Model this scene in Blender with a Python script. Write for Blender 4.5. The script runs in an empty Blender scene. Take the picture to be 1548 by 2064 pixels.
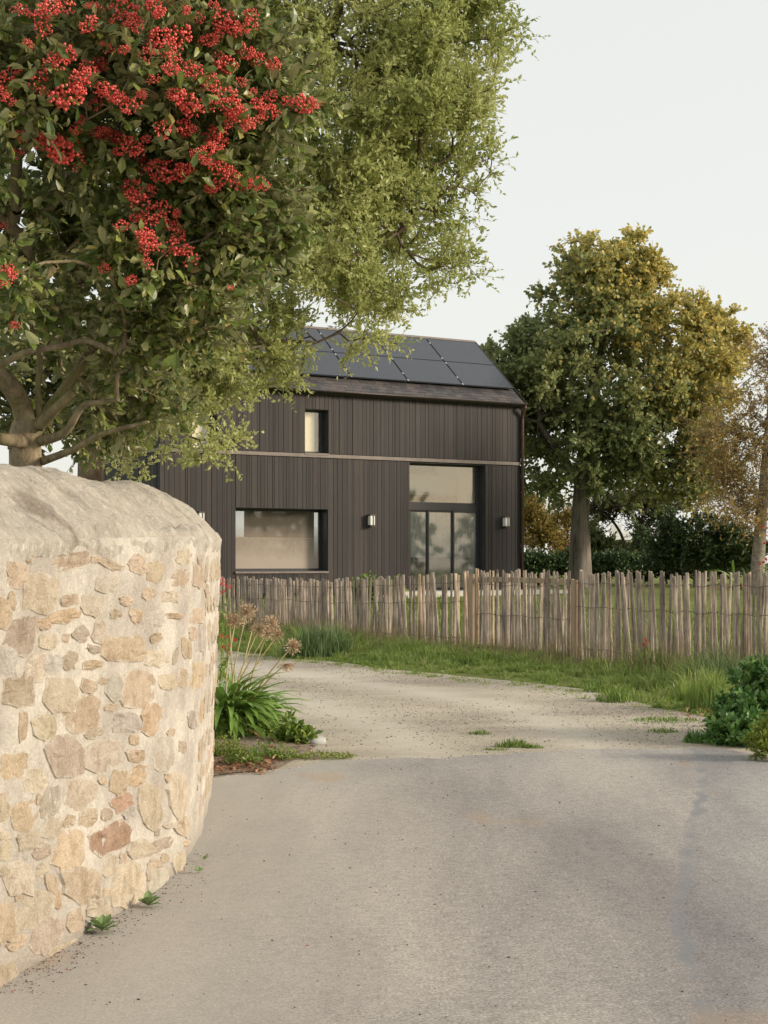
import bpy, math, random
import numpy as np
from mathutils import Vector, Matrix, noise as mnoise

# ------------------------------------------------------------------ camera, sky, sun, exposure
F = 3200.0          # focal length in photo pixels (photo 1548 x 2064)
CX, HY = 774.0, 1135.0   # principal column, horizon row
EYE = 1.6
SUN_ELEV, SUN_AZ = math.radians(18.0), math.radians(98.0)   # azimuth clockwise from +Y (view direction)

scene = bpy.context.scene
cam_data = bpy.data.cameras.new("camera")
cam_data.sensor_fit = 'HORIZONTAL'
cam_data.sensor_width = 36.0
cam_data.lens = 36.0 * F / 1548.0
cam_data.shift_y = (HY - 1032.0) / 1548.0
cam_data.clip_start = 0.05
cam_data.clip_end = 3000.0
cam = bpy.data.objects.new("camera", cam_data)
scene.collection.objects.link(cam)
cam.location = (0, 0, EYE)
cam.rotation_euler = (math.radians(90), 0, 0)
scene.camera = cam

world = bpy.data.worlds.new("World")
scene.world = world
world.use_nodes = True
wn, wl = world.node_tree.nodes, world.node_tree.links
wn.clear()
w_out = wn.new("ShaderNodeOutputWorld")
w_bg = wn.new("ShaderNodeBackground")
w_sky = wn.new("ShaderNodeTexSky")
w_sky.sky_type = 'NISHITA'
w_sky.sun_disc = False
w_sky.sun_elevation = SUN_ELEV
w_sky.sun_rotation = SUN_AZ
w_sky.air_density = 1.0
w_sky.dust_density = 3.0
w_sky.ozone_density = 1.0
w_mix = wn.new("ShaderNodeMix")      # thin even veil of high haze over the blue
w_mix.data_type = 'RGBA'
w_mix.inputs[0].default_value = 0.70
w_mix.inputs[7].default_value = (8.25, 8.2, 7.65, 1)
w_bg.inputs[1].default_value = 0.11
wl.new(w_sky.outputs[0], w_mix.inputs[6])
wl.new(w_mix.outputs[2], w_bg.inputs[0])
wl.new(w_bg.outputs[0], w_out.inputs[0])

sun_data = bpy.data.lights.new("sun", 'SUN')
sun_data.energy = 3.1
sun_data.angle = math.radians(12.0)
sun_data.color = (1.0, 0.87, 0.72)
sun = bpy.data.objects.new("sun", sun_data)
scene.collection.objects.link(sun)
sd = Vector((math.sin(SUN_AZ) * math.cos(SUN_ELEV), math.cos(SUN_AZ) * math.cos(SUN_ELEV), math.sin(SUN_ELEV)))
sun.rotation_euler = sd.to_track_quat('Z', 'Y').to_euler()
sun.location = sd * 60

scene.view_settings.view_transform = 'Standard'
scene.view_settings.look = 'None'
scene.view_settings.exposure = 0.30
scene.view_settings.gamma = 1.0
scene.view_settings.use_curve_mapping = False
scene.render.engine = 'CYCLES'
scene.cycles.max_bounces = 6
scene.cycles.diffuse_bounces = 3
scene.cycles.transparent_max_bounces = 8
scene.cycles.use_denoising = True

rng = np.random.default_rng(7)
random.seed(7)
COL = scene.collection

# ------------------------------------------------------------------ small helpers
def P(px, py, y):
    """point seen at photo pixel (px, py) at distance y in front of the camera"""
    return np.array([(px - CX) / F * y, y, EYE - (py - HY) / F * y])

def smooth(a, b, t):
    t = np.clip((t - a) / (b - a), 0, 1)
    return t * t * (3 - 2 * t)

def ground(x, y):
    x = np.asarray(x, float); y = np.asarray(y, float)
    z = np.interp(y, [-100, 14, 18, 24, 44, 60, 2000], [0, 0, 0.08, 0.27, 0.82, 0.9, 0.9])
    dip = 0.16 * (1 - smooth(-4, 1, x)) * smooth(18, 24, y) * (1 - smooth(30, 38, y))
    return z - dip

def G(px, py):
    """ground point under a photo pixel"""
    y = 10.0
    for _ in range(60):
        x = (px - CX) / F * y
        h = EYE - float(ground(x, y))
        y = 0.5 * y + 0.5 * F * h / max(py - HY, 1)
    x = (px - CX) / F * y
    return np.array([x, y, float(ground(x, y))])

def mesh_np(name, verts, faces, mats, smooth_shade=False, mat_idx=None):
    """verts (N,3); faces: list of int arrays (M,k), one per polygon size"""
    verts = np.asarray(verts, np.float32)
    if isinstance(faces, np.ndarray):
        faces = [faces]
    faces = [np.asarray(f, np.int32) for f in faces if len(f)]
    me = bpy.data.meshes.new(name)
    me.vertices.add(len(verts))
    me.vertices.foreach_set("co", verts.ravel())
    nl = sum(f.size for f in faces); npol = sum(len(f) for f in faces)
    me.loops.add(nl)
    me.loops.foreach_set("vertex_index", np.concatenate([f.ravel() for f in faces]))
    me.polygons.add(npol)
    sizes = np.concatenate([np.full(len(f), f.shape[1], np.int32) for f in faces])
    starts = np.concatenate([[0], np.cumsum(sizes)[:-1]]).astype(np.int32)
    me.polygons.foreach_set("loop_start", starts)
    try:
        me.polygons.foreach_set("loop_total", sizes)
    except Exception:
        pass
    me.polygons.foreach_set("use_smooth", np.full(npol, bool(smooth_shade)))
    if not isinstance(mats, (list, tuple)):
        mats = [mats]
    for m in mats:
        me.materials.append(m)
    if mat_idx is not None:
        me.polygons.foreach_set("material_index", np.asarray(mat_idx, np.int32))
    me.update(calc_edges=True)
    me.validate()
    return me

def link(name, me, parent=None, loc=None, rot=None, scale=None):
    o = bpy.data.objects.new(name, me)
    COL.objects.link(o)
    if parent is not None:
        o.parent = parent
    if loc is not None: o.location = loc
    if rot is not None: o.rotation_euler = rot
    if scale is not None: o.scale = scale
    return o

def tag(o, label=None, cat=None, group=None, kind=None):
    if label: o["label"] = label
    if cat: o["category"] = cat
    if group: o["group"] = group
    if kind: o["kind"] = kind
    return o

def empty(name, loc=(0, 0, 0), rz=0.0):
    o = bpy.data.objects.new(name, None)
    COL.objects.link(o)
    o.empty_display_size = 0.1
    o.location = loc
    o.rotation_euler = (0, 0, rz)
    return o

class MB:
    """collects pieces for one mesh"""
    def __init__(self): self.v = []; self.f = {}; self.n = 0
    def add(self, verts, faces):
        verts = np.asarray(verts, float)
        for f in faces if isinstance(faces, list) else [faces]:
            f = np.asarray(f)
            self.f.setdefault(f.shape[1], []).append(f + self.n)
        self.v.append(verts); self.n += len(verts)
    def box(self, a, b):
        (x0, y0, z0), (x1, y1, z1) = a, b
        v = [(x0,y0,z0),(x1,y0,z0),(x1,y1,z0),(x0,y1,z0),(x0,y0,z1),(x1,y0,z1),(x1,y1,z1),(x0,y1,z1)]
        f = np.array([(0,3,2,1),(4,5,6,7),(0,1,5,4),(1,2,6,5),(2,3,7,6),(3,0,4,7)])
        self.add(v, f)
    def tube(self, pts, radii, sides=8, cap=True):
        v, f = tube_geo(pts, radii, sides, cap)
        self.add(v, f)
    def mesh(self, name, mats, smooth_shade=False):
        return mesh_np(name, np.concatenate(self.v), [np.concatenate(x) for x in self.f.values()], mats, smooth_shade)

def tube_geo(pts, radii, sides=8, cap=True):
    pts = np.asarray(pts, float); radii = np.asarray(radii, float) * np.ones(len(pts))
    n = len(pts)
    t = np.gradient(pts, axis=0); t /= np.linalg.norm(t, axis=1)[:, None] + 1e-9
    up = np.array([0, 0, 1.0]) if abs(t[0][2]) < 0.9 else np.array([1.0, 0, 0])
    a = np.cross(t[0], up); a /= np.linalg.norm(a)
    vs = []
    ang = np.arange(sides) * 2 * math.pi / sides
    for i in range(n):
        a = a - t[i] * np.dot(a, t[i]); a /= np.linalg.norm(a) + 1e-9
        b = np.cross(t[i], a)
        vs.append(pts[i] + radii[i] * (np.cos(ang)[:, None] * a + np.sin(ang)[:, None] * b))
    v = np.concatenate(vs)
    i = np.arange(n - 1)[:, None] * sides; j = np.arange(sides)[None, :]; k = (j + 1) % sides
    q = np.stack([i + j, i + k, i + sides + k, i + sides + j], -1).reshape(-1, 4)
    fs = [q]
    if cap:
        fs.append(np.arange(sides)[::-1][None, :]); fs.append(((n - 1) * sides + np.arange(sides))[None, :])
    return v, fs

def frustums(p0, p1, r0, r1, sides):
    """many straight tapered pieces at once"""
    p0, p1 = np.asarray(p0), np.asarray(p1)
    t = p1 - p0; t = t / (np.linalg.norm(t, axis=1)[:, None] + 1e-9)
    ref = np.where(np.abs(t[:, 2:3]) < 0.9, np.array([[0, 0, 1.0]]), np.array([[1.0, 0, 0]]))
    a = np.cross(t, ref); a /= np.linalg.norm(a, axis=1)[:, None] + 1e-9
    b = np.cross(t, a)
    ang = np.arange(sides) * 2 * math.pi / sides
    ring = np.cos(ang)[None, :, None] * a[:, None, :] + np.sin(ang)[None, :, None] * b[:, None, :]
    v = np.concatenate([p0[:, None, :] + ring * np.asarray(r0)[:, None, None], p1[:, None, :] + ring * np.asarray(r1)[:, None, None]], 1)
    n = len(p0)
    base = (np.arange(n) * 2 * sides)[:, None]
    j = np.arange(sides)[None, :]; k = (j + 1) % sides
    q = np.stack([base + j, base + k, base + sides + k, base + sides + j], -1).reshape(-1, 4)
    return v.reshape(-1, 3), q

def unit(v):
    v = np.asarray(v, float)
    return v / (np.linalg.norm(v, axis=-1, keepdims=True) + 1e-9)

# ------------------------------------------------------------------ materials
def new_mat(name):
    m = bpy.data.materials.new(name); m.use_nodes = True
    nt = m.node_tree; nt.nodes.clear()
    out = nt.nodes.new("ShaderNodeOutputMaterial")
    return m, nt, out

def nd(nt, typ, **kw):
    n = nt.nodes.new(typ)
    for k, v in kw.items(): setattr(n, k, v)
    return n

def noise_tex(nt, scale, detail=6, rough=0.6, vec=None, dist=0.0):
    n = nd(nt, "ShaderNodeTexNoise")
    n.inputs["Scale"].default_value = scale; n.inputs["Detail"].default_value = detail
    n.inputs["Roughness"].default_value = rough; n.inputs["Distortion"].default_value = dist
    if vec is not None: nt.links.new(vec, n.inputs["Vector"])
    return n

def ramp(nt, fac, stops):
    r = nd(nt, "ShaderNodeValToRGB")
    e = r.color_ramp.elements
    while len(e) > 1: e.remove(e[-1])
    for i, (p, c) in enumerate(stops):
        if i == 0: e[0].position = p; el = e[0]
        else: el = e.new(p)
        el.color = (*c, 1) if len(c) == 3 else c
    nt.links.new(fac, r.inputs[0])
    return r

def mixc(nt, fac, a, b, mode='MIX'):
    m = nd(nt, "ShaderNodeMix", data_type='RGBA', blend_type=mode)
    if isinstance(fac, (int, float)): m.inputs[0].default_value = fac
    else: nt.links.new(fac, m.inputs[0])
    for i, x in ((6, a), (7, b)):
        if isinstance(x, tuple): m.inputs[i].default_value = (*x, 1) if len(x) == 3 else x
        else: nt.links.new(x, m.inputs[i])
    return m.outputs[2]

def posvec(nt, scale=(1, 1, 1)):
    g = nd(nt, "ShaderNodeNewGeometry")
    mp = nd(nt, "ShaderNodeMapping"); mp.inputs["Scale"].default_value = scale
    nt.links.new(g.outputs["Position"], mp.inputs["Vector"])
    return mp.outputs[0]

def bump(nt, height, strength, dist=0.01):
    b = nd(nt, "ShaderNodeBump"); b.inputs["Strength"].default_value = strength; b.inputs["Distance"].default_value = dist
    nt.links.new(height, b.inputs["Height"])
    return b.outputs[0]

def principled(nt, out, color, rough=0.8, normal=None, spec=0.3, metallic=0.0):
    p = nd(nt, "ShaderNodeBsdfPrincipled")
    if isinstance(color, tuple): p.inputs["Base Color"].default_value = (*color, 1)
    else: nt.links.new(color, p.inputs["Base Color"])
    if isinstance(rough, (int, float)): p.inputs["Roughness"].default_value = rough
    else: nt.links.new(rough, p.inputs["Roughness"])
    p.inputs["Specular IOR Level"].default_value = spec
    p.inputs["Metallic"].default_value = metallic
    if normal is not None: nt.links.new(normal, p.inputs["Normal"])
    nt.links.new(p.outputs[0], out.inputs[0])
    return p

def simple_mat(name, color, rough=0.7, var=0.15, scale=6.0, spec=0.3, metallic=0.0, bmp=0.0):
    m, nt, out = new_mat(name)
    v = posvec(nt)
    n = noise_tex(nt, scale, 6, 0.65, v)
    lo = tuple(c * (1 - var) for c in color); hi = tuple(min(c * (1 + var), 1) for c in color)
    r = ramp(nt, n.outputs[0], [(0.3, lo), (0.7, hi)])
    nrm = bump(nt, n.outputs[0], bmp, 0.01) if bmp else None
    principled(nt, out, r.outputs[0], rough, nrm, spec, metallic)
    return m

def leaf_mat(name, stops, back=None, rough=0.45, trans=0.3, spec=0.35, patch=None):
    """stops: colour ramp over a random number per leaf; patch: slow drift in space between leaves"""
    m, nt, out = new_mat(name)
    g = nd(nt, "ShaderNodeNewGeometry")
    fac = g.outputs["Random Per Island"]
    if patch:
        n = noise_tex(nt, patch, 3, 0.5, g.outputs["Position"])
        a = nd(nt, "ShaderNodeMath", operation='MULTIPLY_ADD'); nt.links.new(n.outputs[0], a.inputs[0])
        a.inputs[1].default_value = 1.1; a.inputs[2].default_value = -0.30
        b = nd(nt, "ShaderNodeMath", operation='MULTIPLY_ADD'); nt.links.new(fac, b.inputs[0])
        b.inputs[1].default_value = 0.5; nt.links.new(a.outputs[0], b.inputs[2])
        fac = b.outputs[0]
    r = ramp(nt, fac, stops)
    col = r.outputs[0]
    if back:
        col = mixc(nt, g.outputs["Backfacing"], col, back)
    p = nd(nt, "ShaderNodeBsdfPrincipled")
    nt.links.new(col, p.inputs["Base Color"]); p.inputs["Roughness"].default_value = rough
    p.inputs["Specular IOR Level"].default_value = spec
    t = nd(nt, "ShaderNodeBsdfTranslucent"); nt.links.new(col, t.inputs[0])
    mx = nd(nt, "ShaderNodeMixShader"); mx.inputs[0].default_value = trans
    nt.links.new(p.outputs[0], mx.inputs[1]); nt.links.new(t.outputs[0], mx.inputs[2])
    nt.links.new(mx.outputs[0], out.inputs[0])
    return m

def bark_mat(name, dark, light, scale=10, zs=0.3, moss=None):
    m, nt, out = new_mat(name)
    v = posvec(nt, (1, 1, zs))
    n = noise_tex(nt, scale, 8, 0.7, v, 0.5)
    r = ramp(nt, n.outputs[0], [(0.3, dark), (0.7, light)])
    c = r.outputs[0]
    if moss:
        n2 = noise_tex(nt, 4, 4, 0.6, posvec(nt))
        f = ramp(nt, n2.outputs[0], [(0.45, (0, 0, 0)), (0.65, (0.6, 0.6, 0.6))])
        c = mixc(nt, f.outputs[0], c, moss)
    principled(nt, out, c, 0.9, bump(nt, n.outputs[0], 0.7, 0.02), 0.15)
    return m

M = {}
# --- asphalt: worn, dusty
def make_asphalt():
    m, nt, out = new_mat("worn_asphalt")
    v = posvec(nt)
    fine = noise_tex(nt, 75, 6, 0.85, v)
    mid = noise_tex(nt, 22, 6, 0.75, v)
    vs = posvec(nt, (1.0, 0.22, 1.0))
    big = noise_tex(nt, 0.85, 5, 0.55, vs, 0.4)
    base = ramp(nt, fine.outputs[0], [(0.33, (0.165, 0.154, 0.145)), (0.5, (0.355, 0.338, 0.315)), (0.65, (0.61, 0.585, 0.55))])
    dust = ramp(nt, big.outputs[0], [(0.34, (0.70, 0.68, 0.70)), (0.52, (1.0, 0.98, 0.97)), (0.66, (1.26, 1.22, 1.15))])
    c = mixc(nt, 1.0, base.outputs[0], dust.outputs[0], 'MULTIPLY')
    f2 = ramp(nt, mid.outputs[0], [(0.3, (0.76, 0.76, 0.77)), (0.7, (1.2, 1.19, 1.17))])
    c = mixc(nt, 1.0, c, f2.outputs[0], 'MULTIPLY')
    # pale dust swept towards the wall side
    sep = nd(nt, "ShaderNodeSeparateXYZ"); g = nd(nt, "ShaderNodeNewGeometry"); nt.links.new(g.outputs["Position"], sep.inputs[0])
    wob = noise_tex(nt, 1.4, 4, 0.6, v)
    ad = nd(nt, "ShaderNodeMath", operation='MULTIPLY_ADD'); nt.links.new(wob.outputs[0], ad.inputs[0]); ad.inputs[1].default_value = 1.1; nt.links.new(sep.outputs[0], ad.inputs[2])
    mr = nd(nt, "ShaderNodeMapRange"); nt.links.new(ad.outputs[0], mr.inputs[0]); mr.inputs[1].default_value = -0.35; mr.inputs[2].default_value = 0.9; mr.inputs[3].default_value = 0.55; mr.inputs[4].default_value = 0.0
    c = mixc(nt, mr.outputs[0], c, (0.47, 0.445, 0.39))
    # strip of bluer asphalt with a worn joint
    sa = nd(nt, "ShaderNodeAttribute", attribute_name="strip")
    wv = noise_tex(nt, 3.0, 8, 0.7, v)
    sd_ = nd(nt, "ShaderNodeMath", operation='MULTIPLY_ADD'); nt.links.new(wv.outputs[0], sd_.inputs[0]); sd_.inputs[1].default_value = 0.22; nt.links.new(sa.outputs["Fac"], sd_.inputs[2])
    pf = ramp(nt, sd_.outputs[0], [(0.09, (0, 0, 0)), (0.15, (1, 1, 1))])
    tint = mixc(nt, 1.0, c, (0.86, 0.885, 0.92), 'MULTIPLY')
    c = mixc(nt, pf.outputs[0], c, tint)
    jf = ramp(nt, sd_.outputs[0], [(0.055, (0, 0, 0)), (0.085, (0.8, 0.8, 0.8)), (0.125, (0.8, 0.8, 0.8)), (0.15, (0, 0, 0))])
    brk = ramp(nt, noise_tex(nt, 2.2, 3, 0.5, v).outputs[0], [(0.38, (0, 0, 0)), (0.58, (1, 1, 1))])
    jm = mixc(nt, 1.0, jf.outputs[0], brk.outputs[0], 'MULTIPLY')
    c = mixc(nt, jm, c, (0.215, 0.225, 0.24))
    # ochre stains
    st = noise_tex(nt, 1.15, 2, 0.4, posvec(nt, (1, 0.5, 1)))
    sf = ramp(nt, st.outputs[0], [(0.655, (0, 0, 0)), (0.72, (0.5, 0.5, 0.5))])
    c = mixc(nt, sf.outputs[0], c, (0.42, 0.29, 0.17))
    principled(nt, out, c, 0.9, bump(nt, fine.outputs[0], 0.5, 0.006), 0.2)
    return m
M['asphalt'] = make_asphalt()
def make_patch_asphalt():
    m, nt, out = new_mat("blue_grey_asphalt")
    v = posvec(nt)
    fine = noise_tex(nt, 75, 6, 0.85, v)
    big = noise_tex(nt, 1.2, 5, 0.6, posvec(nt, (1.0, 0.3, 1.0)))
    base = ramp(nt, fine.outputs[0], [(0.30, (0.12, 0.118, 0.115)), (0.5, (0.255, 0.252, 0.245)), (0.68, (0.45, 0.445, 0.43))])
    d = ramp(nt, big.outputs[0], [(0.35, (0.74, 0.74, 0.765)), (0.65, (1.02, 1.01, 0.99))])
    c = mixc(nt, 1.0, base.outputs[0], d.outputs[0], 'MULTIPLY')
    st = noise_tex(nt, 0.9, 3, 0.5, posvec(nt, (1, 0.5, 1)))
    sf = ramp(nt, st.outputs[0], [(0.62, (0, 0, 0)), (0.70, (0.5, 0.5, 0.5))])
    c = mixc(nt, sf.outputs[0], c, (0.40, 0.30, 0.20))
    principled(nt, out, c, 0.9, bump(nt, fine.outputs[0], 0.5, 0.006), 0.2)
    return m
M['asphalt_patch'] = make_patch_asphalt()
def make_gravel():
    m, nt, out = new_mat("gravel_sand")
    v = posvec(nt)
    fine = noise_tex(nt, 55, 6, 0.85, v)
    big = noise_tex(nt, 0.5, 5, 0.6, posvec(nt, (0.55, 1.5, 1)), 0.5)
    base = ramp(nt, fine.outputs[0], [(0.3, (0.22, 0.19, 0.16)), (0.5, (0.45, 0.41, 0.34)), (0.72, (0.64, 0.58, 0.49))])
    d = ramp(nt, big.outputs[0], [(0.36, (0.74, 0.70, 0.68)), (0.60, (1.14, 1.12, 1.06))])
    c = mixc(nt, 1.0, base.outputs[0], d.outputs[0], 'MULTIPLY')
    wa = nd(nt, "ShaderNodeAttribute", attribute_name="worn")
    wm = noise_tex(nt, 3, 6, 0.7, v)
    w1 = nd(nt, "ShaderNodeMath", operation='MULTIPLY'); nt.links.new(wa.outputs["Fac"], w1.inputs[0]); nt.links.new(wm.outputs[0], w1.inputs[1])
    w2 = nd(nt, "ShaderNodeMath", operation='MULTIPLY'); nt.links.new(w1.outputs[0], w2.inputs[0]); w2.inputs[1].default_value = 1.2
    c = mixc(nt, w2.outputs[0], c, (0.62, 0.57, 0.48))
    principled(nt, out, c, 0.95, bump(nt, fine.outputs[0], 0.8, 0.015), 0.15)
    return m
M['gravel'] = make_gravel()
M['pebble'] = leaf_mat("pebble", [(0.0, (0.17, 0.145, 0.125)), (0.3, (0.30, 0.26, 0.215)), (0.7, (0.46, 0.41, 0.345)), (1.0, (0.64, 0.60, 0.54))], trans=0.0, rough=0.9, spec=0.2)
def make_lawn():
    m, nt, out = new_mat("lawn_ground")
    v = posvec(nt)
    n = noise_tex(nt, 14, 6, 0.7, v); b = noise_tex(nt, 0.5, 4, 0.6, v)
    r = ramp(nt, n.outputs[0], [(0.3, (0.10, 0.12, 0.04)), (0.6, (0.20, 0.23, 0.07)), (0.8, (0.30, 0.29, 0.12))])
    d = ramp(nt, b.outputs[0], [(0.3, (0.75, 0.8, 0.8)), (0.7, (1.2, 1.15, 1.0))])
    c = mixc(nt, 1.0, r.outputs[0], d.outputs[0], 'MULTIPLY')
    principled(nt, out, c, 0.95, bump(nt, n.outputs[0], 0.8, 0.03), 0.1)
    return m
M['lawn'] = make_lawn()
M['soil'] = simple_mat("soil", (0.24, 0.19, 0.14), 0.95, 0.5, 22, 0.1, 0, 0.8)

# --- stone wall
def make_mortar():
    m, nt, out = new_mat("lime_mortar")
    v = posvec(nt)
    n = noise_tex(nt, 40, 7, 0.75, v); b = noise_tex(nt, 2.6, 5, 0.6, v)
    r = ramp(nt, n.outputs[0], [(0.3, (0.575, 0.525, 0.445)), (0.6, (0.74, 0.69, 0.605))])
    d = ramp(nt, b.outputs[0], [(0.36, (0.72, 0.70, 0.70)), (0.6, (1.04, 1.04, 1.03))])
    c = mixc(nt, 1.0, r.outputs[0], d.outputs[0], 'MULTIPLY')
    # grime near the foot: splash-back
    sep = nd(nt, "ShaderNodeSeparateXYZ"); nt.links.new(v, sep.inputs[0])
    add = nd(nt, "ShaderNodeMath", operation='MULTIPLY_ADD'); nt.links.new(b.outputs[0], add.inputs[0]); add.inputs[1].default_value = -0.3; nt.links.new(sep.outputs[2], add.inputs[2])
    mr = nd(nt, "ShaderNodeMapRange"); nt.links.new(add.outputs[0], mr.inputs[0]); mr.inputs[1].default_value = -0.15; mr.inputs[2].default_value = 0.02; mr.inputs[3].default_value = 0.55; mr.inputs[4].default_value = 0.0
    c = mixc(nt, mr.outputs[0], c, (0.26, 0.22, 0.17))
    h = noise_tex(nt, 26, 8, 0.75, v)
    principled(nt, out, c, 0.95, bump(nt, h.outputs[0], 0.9, 0.03), 0.1)
    return m
M['mortar'] = make_mortar()
def make_coping():
    m, nt, out = new_mat("weathered_coping_mortar")
    v = posvec(nt)
    n = noise_tex(nt, 55, 7, 0.75, v); b = noise_tex(nt, 3.2, 6, 0.65, posvec(nt, (1.0, 1.0, 0.45)), 0.8)
    r = ramp(nt, n.outputs[0], [(0.28, (0.50, 0.455, 0.39)), (0.65, (0.76, 0.70, 0.60))])
    d = ramp(nt, b.outputs[0], [(0.30, (0.58, 0.54, 0.51)), (0.46, (0.95, 0.95, 0.94)), (0.7, (1.08, 1.07, 1.04))])
    c = mixc(nt, 1.0, r.outputs[0], d.outputs[0], 'MULTIPLY')
    h = noise_tex(nt, 16, 9, 0.75, posvec(nt, (1, 1, 0.6)), 0.6)
    principled(nt, out, c, 0.95, bump(nt, h.outputs[0], 1.0, 0.05), 0.1)
    return m
M['coping'] = make_coping()
def make_stone():
    m, nt, out = new_mat("field_stone")
    v = posvec(nt)
    oi = nd(nt, "ShaderNodeObjectInfo")
    sp = noise_tex(nt, 130, 4, 0.8, v); b = noise_tex(nt, 9, 6, 0.65, v, 0.4)
    d1 = ramp(nt, sp.outputs[0], [(0.3, (0.70, 0.66, 0.62)), (0.5, (1.0, 1.0, 1.0)), (0.7, (1.22, 1.2, 1.15))])
    d2 = ramp(nt, b.outputs[0], [(0.32, (0.74, 0.70, 0.66)), (0.5, (1.0, 1.0, 1.0)), (0.68, (1.14, 1.16, 1.2))])
    c = mixc(nt, 1.0, oi.outputs["Color"], d1.outputs[0], 'MULTIPLY')
    c = mixc(nt, 1.0, c, d2.outputs[0], 'MULTIPLY')
    # lime smeared over the stones in places
    lm = noise_tex(nt, 14, 8, 0.7, v)
    ea = nd(nt, "ShaderNodeAttribute", attribute_name="edge")
    e2 = nd(nt, "ShaderNodeMath", operation='POWER'); nt.links.new(ea.outputs["Fac"], e2.inputs[0]); e2.inputs[1].default_value = 2.5
    e3 = nd(nt, "ShaderNodeMath", operation='MULTIPLY_ADD'); nt.links.new(e2.outputs[0], e3.inputs[0]); e3.inputs[1].default_value = 0.24; nt.links.new(lm.outputs[0], e3.inputs[2])
    lf = ramp(nt, e3.outputs[0], [(0.60, (0, 0, 0)), (0.70, (0.9, 0.9, 0.9))])
    c = mixc(nt, lf.outputs[0], c, (0.66, 0.60, 0.50))
    h = noise_tex(nt, 32, 8, 0.75, v)
    principled(nt, out, c, 0.9, bump(nt, h.outputs[0], 0.9, 0.03), 0.15)
    return m
M['stone'] = make_stone()

# --- house
def make_board():
    m, nt, out = new_mat("dark_stained_board")
    oi = nd(nt, "ShaderNodeObjectInfo")
    v = posvec(nt, (1, 1, 0.06))
    n = noise_tex(nt, 30, 6, 0.7, v); big = noise_tex(nt, 1.1, 4, 0.6, posvec(nt, (1, 1, 0.4)))
    r = ramp(nt, n.outputs[0], [(0.3, (0.0175, 0.0145, 0.0136)), (0.7, (0.0355, 0.0292, 0.0272))])
    d = ramp(nt, oi.outputs["Random"], [(0.0, (0.62, 0.64, 0.69)), (0.5, (1, 1, 1)), (1.0, (1.42, 1.30, 1.20))])
    c = mixc(nt, 1.0, r.outputs[0], d.outputs[0], 'MULTIPLY')
    d3 = ramp(nt, big.outputs[0], [(0.35, (0.86, 0.88, 0.92)), (0.65, (1.12, 1.06, 1.0))])
    c = mixc(nt, 1.0, c, d3.outputs[0], 'MULTIPLY')
    # bleached scars
    sc = noise_tex(nt, 24, 6, 0.8, posvec(nt, (1, 1, 0.12)))
    sf = ramp(nt, sc.outputs[0], [(0.70, (0, 0, 0)), (0.76, (0.5, 0.5, 0.5))])
    c = mixc(nt, sf.outputs[0], c, (0.16, 0.12, 0.09))
    principled(nt, out, c, 0.62, bump(nt, n.outputs[0], 0.3, 0.004), 0.4)
    return m
M['board'] = make_board()
M['dark_frame'] = simple_mat("charcoal_aluminium", (0.028, 0.029, 0.032), 0.4, 0.08, 8, 0.5)
M['core'] = simple_mat("black_membrane", (0.012, 0.011, 0.011), 0.9, 0.1)
M['band'] = simple_mat("weathered_zinc_band", (0.18, 0.152, 0.133), 0.55, 0.2, 5, 0.4, 0.2)
M['gutter'] = simple_mat("dark_bronze_gutter", (0.045, 0.035, 0.03), 0.4, 0.2, 5, 0.5, 0.5)
M['pipe'] = simple_mat("brown_copper_pipe", (0.10, 0.06, 0.045), 0.4, 0.2, 5, 0.5, 0.5)
def make_slate():
    m, nt, out = new_mat("slate")
    oi = nd(nt, "ShaderNodeObjectInfo")
    n = noise_tex(nt, 18, 6, 0.7, posvec(nt))
    r = ramp(nt, n.outputs[0], [(0.3, (0.045, 0.042, 0.042)), (0.7, (0.10, 0.09, 0.085))])
    d = ramp(nt, oi.outputs["Random"], [(0.0, (0.6, 0.62, 0.68)), (0.6, (1, 1, 1)), (1.0, (1.45, 1.3, 1.2))])
    c = mixc(nt, 1.0, r.outputs[0], d.outputs[0], 'MULTIPLY')
    principled(nt, out, c, 0.5, bump(nt, n.outputs[0], 0.4, 0.01), 0.45)
    return m
M['slate'] = make_slate()
def make_panel():
    m, nt, out = new_mat("solar_panel_glass")
    tc = nd(nt, "ShaderNodeTexCoord")
    w = nd(nt, "ShaderNodeTexWave", wave_type='BANDS', bands_direction='X'); w.inputs["Scale"].default_value = 9.0
    nt.links.new(tc.outputs["Object"], w.inputs["Vector"])
    r = ramp(nt, w.outputs[0], [(0.0, (0.036, 0.042, 0.056)), (0.90, (0.040, 0.046, 0.060)), (0.97, (0.07, 0.075, 0.085))])
    nz = noise_tex(nt, 3, 5, 0.6, posvec(nt))
    rr = ramp(nt, nz.outputs[0], [(0.3, (0.20, 0.20, 0.20)), (0.7, (0.34, 0.34, 0.34))])
    p = principled(nt, out, r.outputs[0], rr.outputs[0], None, 0.42)
    return m
M['panel'] = make_panel()
M['clip'] = simple_mat("bright_clip", (0.55, 0.55, 0.55), 0.35, 0.05, 5, 0.5, 0.6)
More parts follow.
